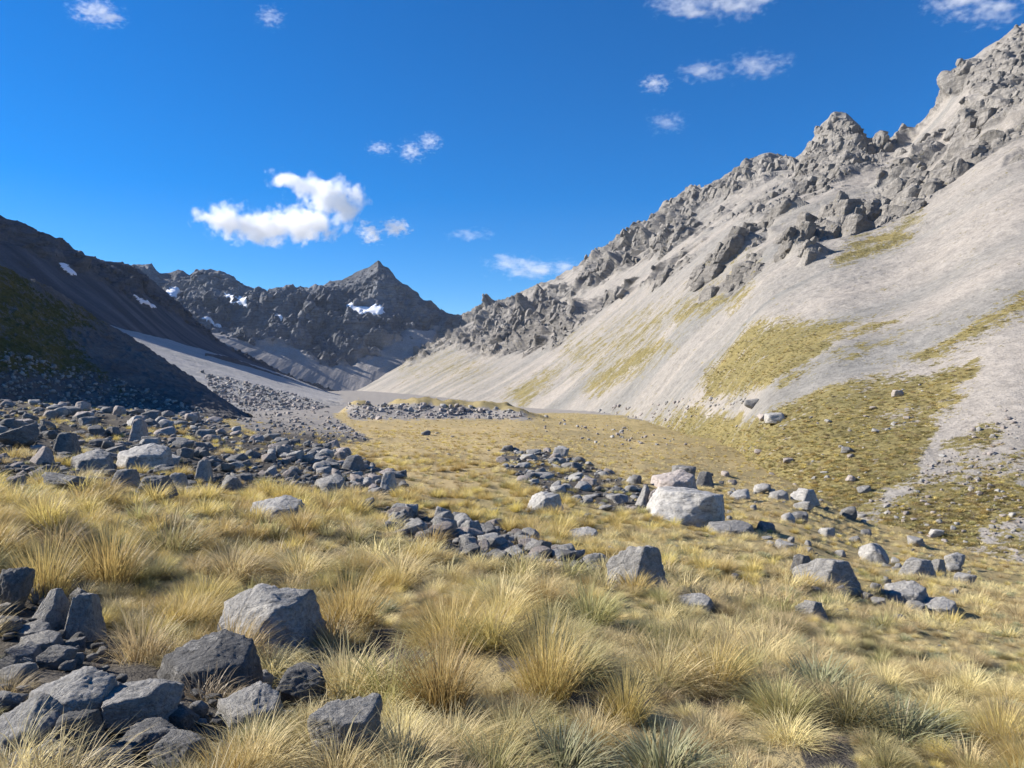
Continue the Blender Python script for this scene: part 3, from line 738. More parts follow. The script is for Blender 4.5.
H = [
 (260,657,126,62,'large pointed grey boulder in the tussocks, left face lit and right face dark','rock',.8,LEAN),
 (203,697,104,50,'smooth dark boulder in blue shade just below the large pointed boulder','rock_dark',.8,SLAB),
 (136,730,76,40,'rounded grey rock in the bottom left pile beside the dark shaded boulder','rock',.8,None),
 (62,728,90,44,'broad flat grey rock at the middle of the bottom left rock pile','rock',.8,SLAB),
 (16,764,78,52,'big pale slab cut off by the bottom left corner of the photo','rock',.9,SLAB),
 (34,778,70,28,'pale rock lowest in the bottom left corner','rock',.9,None),
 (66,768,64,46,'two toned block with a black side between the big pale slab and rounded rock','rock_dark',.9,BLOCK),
 (43,628,46,36,'leaning lit slab at the top of the left rock pile','rock',.7,PYR),
 (80,640,42,44,'tall pale block half hidden by grass above the left rock pile','rock',.7,BLOCK),
 (10,610,34,40,'dark rock at the left edge with a lit top above the pile','rock_dark',.8,None),
 (26,640,36,13,'uppermost thin slab of the slab stack at the left edge','rock',1.0,SLAB),
 (34,652,40,14,'second thin slab of the slab stack at the left edge','rock',1.0,SLAB),
 (16,664,36,16,'pale thin slab at the foot of the stack at the left edge','rock',1.0,SLAB),
 (52,668,36,20,'small angular rock right of the slab stack at the left edge','rock',.9,None),
 (4,636,26,20,'dark wedge behind the slab stack at the left edge','rock_dark',.9,None),
 (342,764,74,54,'pale speckled rock poking out of grass at the bottom centre left','rock',.9,None),
 (246,733,66,36,'pale flat rock behind bent grass left of the speckled rock','rock',.9,SLAB),
 (138,758,60,24,'low dark rock under the rounded grey rock in the pile','rock_dark',.9,None),
 (172,772,62,30,'pale cracked rock at the bottom edge beside golden tussock','rock',.9,None),
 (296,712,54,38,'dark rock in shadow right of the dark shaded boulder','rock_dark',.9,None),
 (102,706,40,22,'small dark rock wedged behind the broad flat rock','rock_dark',.9,None),
 (98,784,56,26,'dark rock at the bottom edge left of the cracked rock','rock_dark',.9,None),
 (274,521,56,20,'low pale slab at the lower edge of the boulder field among tussocks','rock',1.1,SLAB),
 (137,441,20,22,'pale upright block standing in the boulder field','rock_pink',.8,BLOCK),
 (49,419,13,9,'small pale rock on the upper edge of the boulder field','rock_pink',.9,None),
 (63,453,28,20,'dark square block with a lit top in the boulder field','rock_dark',.9,BLOCK),
 (137,470,54,24,'widest leaning slab in the middle of the boulder field','rock',1.0,SLAB),
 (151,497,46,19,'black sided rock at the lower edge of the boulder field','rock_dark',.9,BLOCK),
 (202,480,20,20,'faceted pale rock with a ringed face in the boulder field','rock',.8,BLOCK),
 (86,471,40,20,'slanting grey slab left of the widest slab','rock',1.0,SLAB),
 (36,463,26,16,'pale wedge shaped rock in the left boulder field','rock_pink',.9,PYR),
 (14,446,34,22,'large dark rock at the left end of the boulder field','rock_dark',.9,None),
 (122,487,30,17,'pale cracked rock in front of the widest slab','rock',.9,BLOCK),
 (175,487,22,14,'flat topped rock between the black sided and faceted rocks','rock',.9,BLOCK),
 (60,492,42,18,'dark low rock where the boulder field meets the golden grass','rock_dark',1.0,None),
 (230,490,20,14,'grey rock at the lower right of the boulder field','rock',.9,None),
 (328,492,34,16,'grey slab at the right end of the boulder field','rock',1.0,SLAB),
 (352,470,24,14,'dark topped block on the right tip of the boulder field','rock_dark',.9,BLOCK),
 (388,490,20,18,'last tall rock at the right tip of the boulder field','rock',.9,BLOCK),
 (545,514,42,20,'lone rounded boulder with a black shadow on the golden meadow','rock',.9,LEAN),
 (641,591,64,44,'split looking boulder with pale left face and black right face','rock',.85,SPLIT),
 (584,541,32,11,'low pale rock in grass between lone and split boulders','rock',1.0,SLAB),
 (697,610,40,11,'flat weathered rock in grass below the split boulder','rock',1.0,SLAB),
 (690,524,84,32,'biggest pale boulder on the meadow with an overhanging dark end','rock',.9,BIG),
 (676,491,48,19,'pale slab resting behind the biggest boulder','rock_pink',.9,SLAB),
 (706,488,20,16,'dark cracked block behind the biggest boulder','rock_dark',.9,BLOCK),
 (663,509,24,20,'pinkish rock leaning at the left end of the biggest boulder','rock_pink',.9,None),
 (644,506,18,20,'grey pointed rock left of the pinkish rock by the biggest boulder','rock',.9,PYR),
 (684,478,26,12,'dark low rock topping the group behind the biggest boulder','rock_dark',.9,None),
 (741,501,20,11,'grey rock just beyond the dark end of the biggest boulder','rock',.9,None),
 (735,536,50,11,'low grey rock in grass below the biggest boulder','rock_dark',1.0,SLAB),
 (834,591,66,30,'large pale boulder with a black right end in the right hand row','rock',.85,SPLIT),
 (803,580,24,24,'dark narrow rock leaning left of the large pale right hand boulder','rock_dark',.9,BLOCK),
 (921,578,36,17,'squarish twin rock beside the stream bed, wider one','rock',.9,BLOCK),
 (940,577,18,17,'squarish twin rock beside the stream bed, narrower one','rock',.9,BLOCK),
 (911,606,44,20,'broad fractured rock in grass below the twin rocks','rock',1.0,SLAB),
 (944,616,38,14,'low pale rock right of the broad fractured rock','rock',1.0,SLAB),
 (968,586,20,12,'small rounded rock right of the twin rocks','rock',.9,None),
 (815,620,32,18,'lone wedge rock with a dark right side in the right foreground','rock',.9,SPLIT),
 (877,565,28,20,'grey rounded rock above the large pale right hand boulder','rock',.9,None),
 (808,504,28,15,'pale wedge rock with a dark tip on the slope edge','rock',.9,SPLIT),
 (850,519,16,12,'small dark tipped rock above the stream bed','rock_dark',.9,None),
 (800,523,18,11,'grey rock with a black hollow near the right hand row','rock_dark',.9,None),
 (780,500,20,9,'pale low rock between the biggest boulder and slope edge','rock',1.0,SLAB),
]
HR = [  # on the right hand slope
 (753,407,17,8,'black lone boulder on the pale scree above the olive grass','rock_dark'),
 (776,423,20,10,'pale grey boulder just below the black lone boulder','rock'),
 (764,420,10,6,'small pale stone left of the pale grey boulder on the slope','rock_pink'),
 (722,467,22,10,'pale rock cluster top stone at the foot of the olive slope','rock'),
 (735,472,14,7,'lower stone at the foot of the olive slope','rock'),
 (789,463,10,5,'single pale stone in the olive grass slope','rock_pink'),
 (852,481,11,6,'isolated pink stone in olive grass near the scree edge','rock_pink'),
 (865,493,12,7,'dark stone at the edge of the pale stony fan','rock_dark'),
 (899,396,12,6,'pale stone high on the olive grass slope','rock_pink'),
 (849,453,12,6,'brown stone midway on the olive grass slope','rock_dark'),
 (937,537,14,7,'grey stone on the lower stony fan','rock'),
]
print('heroes', len(H)+len(HR))
NEARSUB = 5
hp = np.array([(h[0], h[1]) for h in H], float)
pos = place(hp[:, 0], hp[:, 1])
for i, (h, P) in enumerate(zip(H, pos)):
    px, py, w, hh, lab, mat, dr, pl = h
    W = w*P[1]/F; Hh = hh*P[1]/F
    me = rock_mesh('boulder', 300+i, NEARSUB if w > 30 else 4, pl, rough=.075 if pl is None else .065)
    D = min(W*dr, 6)
    o = link('boulder', me, M[mat], (P[0], P[1]+D*.28, P[2]-Hh*.22))
    o.scale = (W*1.04, D, Hh*1.24); o.rotation_euler = (0, 0, math.atan2(-P[0], P[1])+rng.uniform(-.1, .1))
    tag(o, lab, 'boulder', 'boulders lying on the valley floor')
    ROCKS.append(dict(px=px, py=py-hh*.4, w=w, h=hh, hero=lab)); FOOT.append((P[0], P[1]+D*.3, max(W, D)*.4))
hp = np.array([(h[0], h[1]) for h in HR], float)
for i, (h, P) in enumerate(zip(HR, place(hp[:, 0], hp[:, 1], 'right'))):
    px, py, w, hh, lab, mat = h
    W = w*P[1]/F; Hh = hh*P[1]/F
    o = link('boulder', rock_mesh('boulder', 500+i, 4, None), M[mat], (P[0], P[1]+W*.2, P[2]-Hh*.2))
    o.scale = (W, W*.9, Hh*1.25); o.rotation_euler = (0, 0, rng.uniform(-.3, .3))
    tag(o, lab, 'boulder', 'boulders lying on the slope')
    ROCKS.append(dict(px=px, py=py-hh*.4, w=w, h=hh, hero=lab))

# scattered rocks: sample view polygons, drop on the surface
def inpoly(pg, n):
    pg = np.array(pg, float); lo, hi = pg.min(0), pg.max(0); out = []
    while len(out) < n:
        q = rng.uniform(lo, hi, (n*3, 2)); m = poly_mask(q[:, 0], q[:, 1], [pg], .5) > .5
        out += list(q[m])
    return np.array(out[:n])

SC = []
def scatter(poly, n, lo, hi, mats, where, on='ground', aspect=(.5, .8), pw=2.2):
    q = inpoly(poly, n)
    s = lo+(hi-lo)*rng.random(n)**pw
    P = place(q[:, 0], q[:, 1], on)
    for (x, y), w, p in zip(q, s, P):
        if not np.isfinite(p).all(): continue
        if any(abs(x-r['px']) < (w+r['w'])*.33 and abs(y-w*.25-r['py']) < (w*.6+r['h'])*.3 for r in ROCKS if r['w'] > 16): continue
        a = rng.uniform(*aspect)
        SC.append(dict(px=x, py=y-w*a*.4, w=w, h=w*a, pos=p, mat=mats[rng.integers(len(mats))], where=where, on=on))
scatter(BOULDER_FIELD, 1300, 2, 20, ['rock', 'rock_dark', 'rock_dark', 'rock_pink'], 'in the boulder field', aspect=(.3, .62), pw=3.8)
scatter([(0,432),(180,440),(250,470),(240,490),(0,487)], 120, 6, 23, ['rock', 'rock_dark', 'rock_dark'], 'in the boulder field', aspect=(.3, .55), pw=2.8)
scatter([(250,442),(335,448),(405,478),(400,494),(300,492)], 190, 3, 15, ['rock', 'rock_dark', 'rock_pink'], 'at the tip of the boulder field')
scatter(ROW, 260, 3.5, 25, ['rock', 'rock', 'rock_dark', 'rock_pink'], 'in the rock row across the meadow', aspect=(.4, .7), pw=2.0)
scatter(CLUSTER, 170, 2.5, 19, ['rock', 'rock', 'rock_dark', 'rock_pink'], 'in the rock band on the far meadow', aspect=(.3, .6), pw=2.6)
scatter(RIGHTROW, 90, 4, 20, ['rock', 'rock', 'rock_dark'], 'in the right hand row of rocks', pw=2.4)
scatter([(-30,590),(100,600),(110,650),(60,690),(-30,690)], 40, 10, 34, ['rock', 'rock_dark'], 'in the left rock pile')
scatter([(-30,690),(300,690),(310,720),(200,768),(-30,775)], 40, 12, 38, ['rock', 'rock_dark', 'rock_dark'], 'in the bottom left rock pile')
scatter(MORAINE, 220, 1.5, 6.5, ['rock', 'rock_pink', 'rock_pink', 'rock'], 'on the low rocky rise')
scatter([(620,480),(735,470),(745,525),(650,520)], 26, 5, 16, ['rock', 'rock_pink', 'rock_dark'], 'around the biggest boulder')
scatter([(400,420),(900,560),(1000,600),(1000,660),(600,600),(420,500)], 90, 3, 13, ['rock', 'rock_dark'], 'in the meadow grass', aspect=(.3, .5))
scatter([(540,415),(640,430),(690,445),(620,450),(545,432)], 60, 2, 5, ['rock', 'rock_pink'], 'on the scree foot')
n_ground = len(SC)
scatter([(640,425),(760,420),(930,380),(915,468),(868,510),(760,490)], 70, 2.5, 9, ['rock', 'rock_pink', 'rock'], 'in the olive grass', 'right', (.35, .6), 3)
scatter([(870,500),(1020,400),(1024,560),(960,570),(880,545)], 420, 1.5, 7, ['rock_pink', 'rock_pink', 'rock'], 'on the stony fan', 'right', (.4, .7), 3)
scatter([(560,415),(700,395),(760,400),(700,420),(600,425)], 80, 2, 5, ['rock_pink', 'rock'], 'on the scree', 'right')
scatter([(200,372),(262,386),(318,402),(345,416),(330,432),(268,428),(215,398)], 1500, 1.2, 5, ['rock', 'rock_pink', 'rock_dark', 'rock_pink'], 'at the foot of the scree apron', 'apron', pw=3)
scatter(TOE, 1000, 1.2, 5, ['rock', 'rock_pink', 'rock_dark', 'rock_pink'], 'at the foot of the scree apron', 'ground', pw=3)
scatter([(0,350),(120,380),(200,410),(245,432),(180,420),(0,404)], 700, 1.6, 5, ['rock_dark', 'rock'], 'on the shaded hillside', 'bank', pw=2)

ORD = ['', 'second', 'third', 'fourth', 'fifth', 'sixth', 'seventh', 'eighth', 'ninth', 'tenth', 'eleventh', 'twelfth', 'thirteenth', 'fourteenth', 'fifteenth', 'sixteenth', 'seventeenth', 'eighteenth', 'nineteenth', 'twentieth']
def direction(dx, dy):
    a = math.degrees(math.atan2(-dy, dx)) % 360
    return ['right of', 'behind and right of', 'behind', 'behind and left of', 'left of', 'in front and left of', 'in front of', 'in front and right of'][int((a+22.5)//45) % 8]

def short(l):   # a landmark's label cut to its leading words
    for cutw in (' rising ', ' over ', ' to ', ' low ', ' midway ', ' down ', ' fallen ', ' leaning over ', ' beneath ', ' lying ', ' just ', ' with ', ' at ', ' on ', ' in ', ' among ', ' beside ', ' between ', ' half ', ' cut ', ' where ', ' poking ', ' lowest ', ' behind ', ' under ', ' wedged ', ' standing ', ' resting ', ' leaning ', ' topping ', ' below ', ' above ', ' near ', ' of the ', ', ', ' right ', ' left ', ' end ', ' beyond '):
        i = l.find(cutw)
        if i > 12: l = l[:i]
    return l

def auto_labels(items, marks, noun):
    """one label per item by its size, and by rank of distance in a direction from the nearest landmark"""
    bins = {}
    names = [short(m['hero']) for m in marks]
    vague = ('rock', 'boulder', 'tussock', 'plant', 'stone')
    good = [m for m, n in zip(marks, names) if names.count(n) == 1 and len(n.split()) >= 3 and not n.startswith(('small grey', 'small angular', 'low ', 'grey rock', 'grey slab', 'flat ', 'top')) and n.split()[-1] not in ('right', 'left', 'and')]
    marks = good
    for it in items:
        k = min(range(len(marks)), key=lambda i: math.hypot(it['px']-marks[i]['px'], (it['py']-marks[i]['py'])*1.5))
        m = marks[k]; it['mk'] = k; it['dir'] = direction(it['px']-m['px'], (it['py']-m['py'])*1.5)
        bins.setdefault((it['adj'], k, it['dir']), []).append(it)
    for (adj, k, d), L in bins.items():
        L.sort(key=lambda it: math.hypot(it['px']-marks[k]['px'], it['py']-marks[k]['py']))
        for i, it in enumerate(L):
            it['label'] = ' '.join((f"{(ORD[min(i, 19)]+' ') if i else ''}{adj} {noun} {d} the {short(marks[k]['hero'])}").split()[:16])

VAR = [rock_mesh('rock', 700+i, 3, None, nplanes=10, rough=.065) for i in range(14)]
VARH = [rock_mesh('rock', 700+i, 4, None, nplanes=10, rough=.065) for i in range(14)]
vis = [s for s in SC if s['where'] != 'on the shaded hillside' and 0 < s['px'] < 1024 and s['py'] < 764]
vis.sort(key=lambda s: -s['w']*s['h'])
NIND = 300-len(H)-len(HR)
ind = vis[:NIND]; ids = set(id(s) for s in ind); rest = [s for s in SC if id(s) not in ids]
for s in ind:
    s['adj'] = ('big ' if s['w'] > 24 else 'small ' if s['w'] < 13 else 'mid-sized ')+{'rock': 'grey', 'rock_dark': 'dark grey', 'rock_pink': 'pinkish grey'}[s['mat']]
auto_labels(ind, [r for r in ROCKS], 'rock')
MESHCACHE = {}
def variant(i, mat, hi=False):
    key = (i, mat, hi)
    if key not in MESHCACHE:
        me = (VARH if hi else VAR)[i].copy(); me.name = 'rock'; me.materials.append(M[mat]); MESHCACHE[key] = me
    return MESHCACHE[key]
for s in ind:
    P = s['pos']; W = s['w']*P[1]/F; Hh = s['h']*P[1]/F
    o = bpy.data.objects.new('rock', variant(int(rng.integers(14)), s['mat'], s['w'] > 14)); C.objects.link(o)
    o.location = (P[0], P[1]+W*.2, P[2]-Hh*.3); o.scale = (W, W*rng.uniform(.75, 1.1), Hh*1.3)
    o.rotation_euler = (rng.uniform(-.25, .25), rng.uniform(-.25, .25), rng.uniform(0, 6.28))
    tag(o, s['label'], 'rock', 'rocks '+s['where'])
    FOOT.append((P[0], P[1]+W*.2, W*.36))

# ------------------------------------------------------------------ geometry nodes: one object of many instances
def instancer(name, pts, idx, rot, scl, protos, label, cat):
    me = bpy.data.meshes.new(name); me.vertices.add(len(pts)); me.vertices.foreach_set('co', np.asarray(pts, np.float32).ravel())
    a = me.attributes.new('pick', 'INT', 'POINT'); a.data.foreach_set('value', np.asarray(idx, np.int32))
    a = me.attributes.new('turn', 'FLOAT_VECTOR', 'POINT'); a.data.foreach_set('vector', np.asarray(rot, np.float32).ravel())
    a = me.attributes.new('size', 'FLOAT_VECTOR', 'POINT'); a.data.foreach_set('vector', np.asarray(scl, np.float32).ravel())
    col = bpy.data.collections.new(name+' sources')
    for i, m in enumerate(protos):
        o = bpy.data.objects.new(f'{name}_source.{i:03d}', m); col.objects.link(o)
    g = bpy.data.node_groups.new(name, 'GeometryNodeTree')
    g.interface.new_socket('Geometry', in_out='INPUT', socket_type='NodeSocketGeometry')
    g.interface.new_socket('Geometry', in_out='OUTPUT', socket_type='NodeSocketGeometry')
    N = g.nodes.new; L = g.links.new
    gi, go = N('NodeGroupInput'), N('NodeGroupOutput')
    ci = N('GeometryNodeCollectionInfo'); ci.inputs['Collection'].default_value = col
    ci.inputs['Separate Children'].default_value = True; ci.inputs['Reset Children'].default_value = True
    iop = N('GeometryNodeInstanceOnPoints'); iop.inputs['Pick Instance'].default_value = True
    def na(nm, ty):
        n = N('GeometryNodeInputNamedAttribute'); n.data_type = ty; n.inputs['Name'].default_value = nm
        return [s for s in n.outputs if s.enabled and s.name == 'Attribute'][0]
    L(gi.outputs[0], iop.inputs['Points']); L(ci.outputs[0], iop.inputs['Instance'])
    L(na('pick', 'INT'), iop.inputs['Instance Index'])
    e = N('FunctionNodeEulerToRotation'); L(na('turn', 'FLOAT_VECTOR'), e.inputs[0]); L(e.outputs[0], iop.inputs['Rotation'])
    L(na('size', 'FLOAT_VECTOR'), iop.inputs['Scale']); L(iop.outputs[0], go.inputs[0])
    o = bpy.data.objects.new(name, me); C.objects.link(o)
    md = o.modifiers.new('instances', 'NODES'); md.node_group = g
    tag(o, label, cat, kind='stuff'); return o

mats = ['rock', 'rock_dark', 'rock_pink']
protos = [variant(i, m) for m in mats for i in range(14)]
pts, idx, rot, scl = [], [], [], []
for s in rest:
    P = s['pos']; W = s['w']*P[1]/F; Hh = s['h']*P[1]/F
    pts.append((P[0], P[1]+W*.2, P[2]-Hh*.3)); idx.append(mats.index(s['mat'])*14+int(rng.integers(14)))
    rot.append((rng.uniform(-.3, .3), rng.uniform(-.3, .3), rng.uniform(0, 6.28))); scl.append((W, W*rng.uniform(.7, 1.1), Hh*1.2))
    if P[1] < 40: FOOT.append((P[0], P[1], W*.35))
# loose stones between the blocks
for poly, n, lo, hi in ((BOULDER_FIELD, 2400, 1.2, 6), (ROW, 420, 1.5, 7), (CLUSTER, 300, 1.5, 5), (PILE, 200, 5, 18), (MORAINE, 200, 1.2, 3)):
    q = inpoly(poly, n); Pn = place(q[:, 0], q[:, 1]); w = lo+(hi-lo)*rng.random(n)**2
    for p, ww in zip(Pn, w):
        if not np.isfinite(p).all(): continue
        W = ww*p[1]/F; pts.append(p); idx.append(int(rng.integers(28))); rot.append((0, 0, rng.uniform(0, 6.28))); scl.append((W, W*.8, W*.6))
instancer('loose_stones', pts, idx, rot, scl, protos, 'countless smaller grey stones lying between the boulders and on the slopes', 'stones')

# ------------------------------------------------------------------ tussock grass
M['gold'] = grass_mat('golden tussock', [(0, (.46, .35, .11)), (.5, (.60, .47, .17)), (.85, (.40, .355, .12)), (1, (.28, .18, .07))], (.74, .58, .24))
M['straw'] = grass_mat('straw tussock', [(0, (.56, .45, .22)), (.5, (.68, .55, .28)), (.85, (.42, .37, .15)), (1, (.27, .19, .10))], (.76, .64, .37))
M['olive'] = grass_mat('olive tussock', [(0, (.23, .225, .08)), (.5, (.32, .295, .11)), (.85, (.42, .35, .15)), (1, (.22, .15, .07))], (.54, .47, .25))
M['grey'] = grass_mat('grey green plant', [(0, (.25, .265, .12)), (.5, (.35, .345, .175)), (.85, (.43, .385, .20)), (1, (.24, .19, .11))], (.44, .44, .29))
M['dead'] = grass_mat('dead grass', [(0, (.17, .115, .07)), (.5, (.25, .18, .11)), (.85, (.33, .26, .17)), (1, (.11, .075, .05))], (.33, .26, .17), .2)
FAM = ['gold', 'straw', 'olive', 'grey', 'dead']

def tussock_mesh(seed, n, rb, L, lean, droop, width, segs, mat, stray=.08):
    r = np.random.default_rng(seed)
    br = rb*np.sqrt(r.random(n)); bphi = r.uniform(0, 6.283, n)
    phi = bphi+r.normal(0, .55, n)
    ln = L*(.55+.45*r.random(n))*(1-.25*(br/rb))
    a0 = np.radians(3+lean*(br/rb)**1.2+r.normal(0, 7, n)); dr = np.radians(droop)*(.35+r.random(n)*.9)
    st = r.random(n) < stray; dr = np.where(st, dr*2.1, dr); ln = np.where(st, ln*1.12, ln)
    x = br*np.cos(bphi); y = br*np.sin(bphi); z = np.full(n, -.03)
    pts = [np.stack([x, y, z], -1)]
    for k in range(segs):
        t = (k+.5)/segs; a = a0+dr*t**1.4*1.6
        s = ln/segs
        x = x+np.cos(phi)*np.sin(a)*s+.06*s*t*2; y = y+np.sin(phi)*np.sin(a)*s; z = z+np.cos(a)*s
        pts.append(np.stack([x, y, z], -1))
    tw = phi+math.pi/2+r.normal(0, .6, n)
    side = np.stack([np.cos(tw), np.sin(tw), np.zeros(n)], -1)
    wd = width*(.6+.8*r.random(n))
    V = []; al = []; ti = []
    tint = r.random(n)
    for k in range(segs):
        w = wd*(1-.75*(k/segs)**1.5)/2
        V += [pts[k]-side*w[:, None], pts[k]+side*w[:, None]]; al += [np.full(n, k/segs)]*2
    V.append(pts[segs]); al.append(np.ones(n))
    nv = 2*segs+1
    Vx = np.stack(V, 1).reshape(-1, 3); A = np.stack(al, 1).ravel(); T = np.repeat(tint, nv)
    b = np.arange(n)[:, None]*nv
    q = np.concatenate([np.stack([b[:, 0]+2*k, b[:, 0]+2*k+1, b[:, 0]+2*k+3, b[:, 0]+2*k+2], -1) for k in range(segs-1)]) if segs > 1 else None
    tr = np.stack([b[:, 0]+2*segs-2, b[:, 0]+2*segs-1, b[:, 0]+2*segs], -1)
    me = np_mesh('grass_tussock', Vx, q, tr, {'tint': T, 'along': A}); me.materials.append(M[mat]); return me

PAR = {  # blades, base radius, length, lean, droop
 'gold': (560, .14, .62, 36, 30), 'straw': (480, .16, .55, 48, 50), 'olive': (500, .15, .50, 44, 36),
 'grey': (480, .16, .32, 54, 40), 'dead': (360, .2, .34, 66, 75)}
NEAR = {f: [tussock_mesh(900+i*10+k, PAR[f][0], PAR[f][1], PAR[f][2], PAR[f][3], PAR[f][4], (.0050 if f != 'grey' else .0075), 4, f) for k in range(4)] for i, f in enumerate(FAM)}
MID = {f: [tussock_mesh(1200+i*10+k, int(PAR[f][0]*.42), PAR[f][1]*1.1, PAR[f][2], PAR[f][3], PAR[f][4], .010 if f != 'grey' else .016, 3, f) for k in range(3)] for i, f in enumerate(FAM)}
FAR = {f: [tussock_mesh(1500+i*10+k, 70, PAR[f][1]*1.5, PAR[f][2], PAR[f][3]+8, PAR[f][4], .034, 2, f) for k in range(3)] for i, f in enumerate(FAM)}
FOOT = np.array(FOOT)
def free(X, Y, pad=0.0):
    ok = np.ones(len(X), bool)
    for a in range(0, len(FOOT), 200):
        f = FOOT[a:a+200]
        ok &= ~(np.hypot(X[:, None]-f[None, :, 0], Y[:, None]-f[None, :, 1]) < f[None, :, 2]+pad).any(1)
    return ok

HT = [ # tussocks one can point at: x, y base, width, height, kind, label
 (108,585,95,88,'gold','tall bright golden tussock above the left rock pile'),
 (45,600,80,92,'gold','golden olive tussock at the left edge above the rocks'),
 (170,552,84,58,'olive','bushy olive tussock between golden clump and boulder field'),
 (142,660,74,90,'straw','tall thin straw stems rising over the left rock pile'),
 (232,575,80,56,'straw','pale straw tussock behind the large pointed boulder'),
 (348,632,100,88,'gold','golden tussock to the upper right of the large pointed boulder'),
 (300,575,80,52,'straw','pale fluffy tussock midway to the rock row'),
 (398,580,90,56,'straw','spreading straw tussock in front of the rock row'),
 (440,705,110,96,'gold','broad yellow green tussock at the lower centre'),
 (546,700,100,110,'gold','upright golden tussock right of the broad yellow green one'),
 (625,722,76,70,'gold','golden tussock beside the dark hollow at the lower centre'),
 (232,790,100,80,'gold','golden tussock cut by the bottom edge near the rocks'),
 (268,676,76,46,'straw','straw tuft leaning over the front of the large pointed boulder'),
 (1000,748,70,66,'gold','golden tussock near the bottom right corner'),
 (850,720,90,60,'olive','olive tussock low in the right foreground'),
 (490,780,110,60,'olive','olive tussock at the bottom edge in the centre'),
 (665,775,90,62,'grey','grey green spiky plant at the bottom edge'),
 (560,765,80,56,'grey','grey green spiky plant below the upright golden tussock'),
 (900,735,80,50,'grey','grey green plant in the right foreground'),
 (400,740,80,50,'straw','straw tussock fallen over below the broad yellow green one'),
 (820,690,70,46,'grey','pale green plant in the middle of the right foreground'),
 (690,650,70,46,'olive','olive tussock below the flat weathered rock'),
 (760,660,80,46,'straw','wide straw tussock in the right middle foreground'),
 (590,620,80,52,'olive','olive tussock left of the split boulder'),
 (500,610,90,56,'straw','straw tussock beneath the rock row'),
 (60,545,70,50,'straw','straw tussock where golden grass meets the boulders'),
]
TP = [] # pts for individual tussocks
hp = np.array([(h[0], h[1]) for h in HT], float)
hp[:, 1] = np.minimum(hp[:, 1], 790)
Pp = place(hp[:, 0], hp[:, 1])
HTM = []
dens_guard = []
for h, P in zip(HT, Pp):
    if not np.isfinite(P).all(): continue
    x, y, w, hh, fam, lab = h
    me = NEAR[fam][int(rng.integers(4))]
    sc = hh*P[1]/F/(PAR[fam][2]*.86); sw = w*P[1]/F/(PAR[fam][2]*1.15)
    o = bpy.data.objects.new('grass_tussock', me); C.objects.link(o)
    o.location = P; o.scale = (sw, sw, sc); o.rotation_euler = (0, 0, rng.uniform(0, 6.28))
    tag(o, lab, 'grass tussock', 'grass tussocks in the foreground')
    HTM.append(dict(px=x, py=y-hh*.5, hero=lab)); dens_guard.append((P[0], P[1], sw*.25))

# sample the floor by depth bands
def sample(y0, y1, n, margin=70):
    px = rng.uniform(-margin, 1024+margin, n); Y = np.sqrt(rng.uniform(y0*y0, y1*y1, n))
    X = (px-CX)/F*Y; Z = ground_z(X, Y); py = CY-F*Z/Y
    return px, py, X, Y, Z

def family(px, py, X, Y, r):
    """which kind grows here: patchy, more golden to the left and on the far meadow, paler and greyer to the right"""
    n = fbm(X/2.6, Y/2.6, o=3, seed=21); n2 = fbm(X/1.3, Y/1.3, o=2, seed=22); n3 = fbm(X/14, Y/14, o=2, seed=23)
    rx = sstep(350, 900, px)
    far = sstep(20, 60, Y)*poly_mask(px, py, [[(290,410),(560,420),(700,435),(820,485),(920,535),(1020,565),(900,580),(700,520),(520,500),(420,520),(330,470)]], 25)
    w = np.stack([.9-.5*rx+1.2*n+.5*far+.8*n3, .9+.6*rx-1.2*n+.8*far, .56+1.3*n2+.1*rx-.7*far-.5*n3, .22+.35*rx*(Y < 30)-1.5*n2-.3*far, .16-.9*n2*n], -1)
    edge = sstep(.4, .9, Y/np.interp(px, LIMX, LIMY))*sstep(560, 700, px)
    w[:, 2] += .3*edge; w[:, 0] += .3*edge
    w = np.clip(w, .03, None)**2.2; w /= w.sum(-1, keepdims=True)
    c = w.cumsum(-1); return (r[:, None] > c).sum(-1).clip(0, 4)

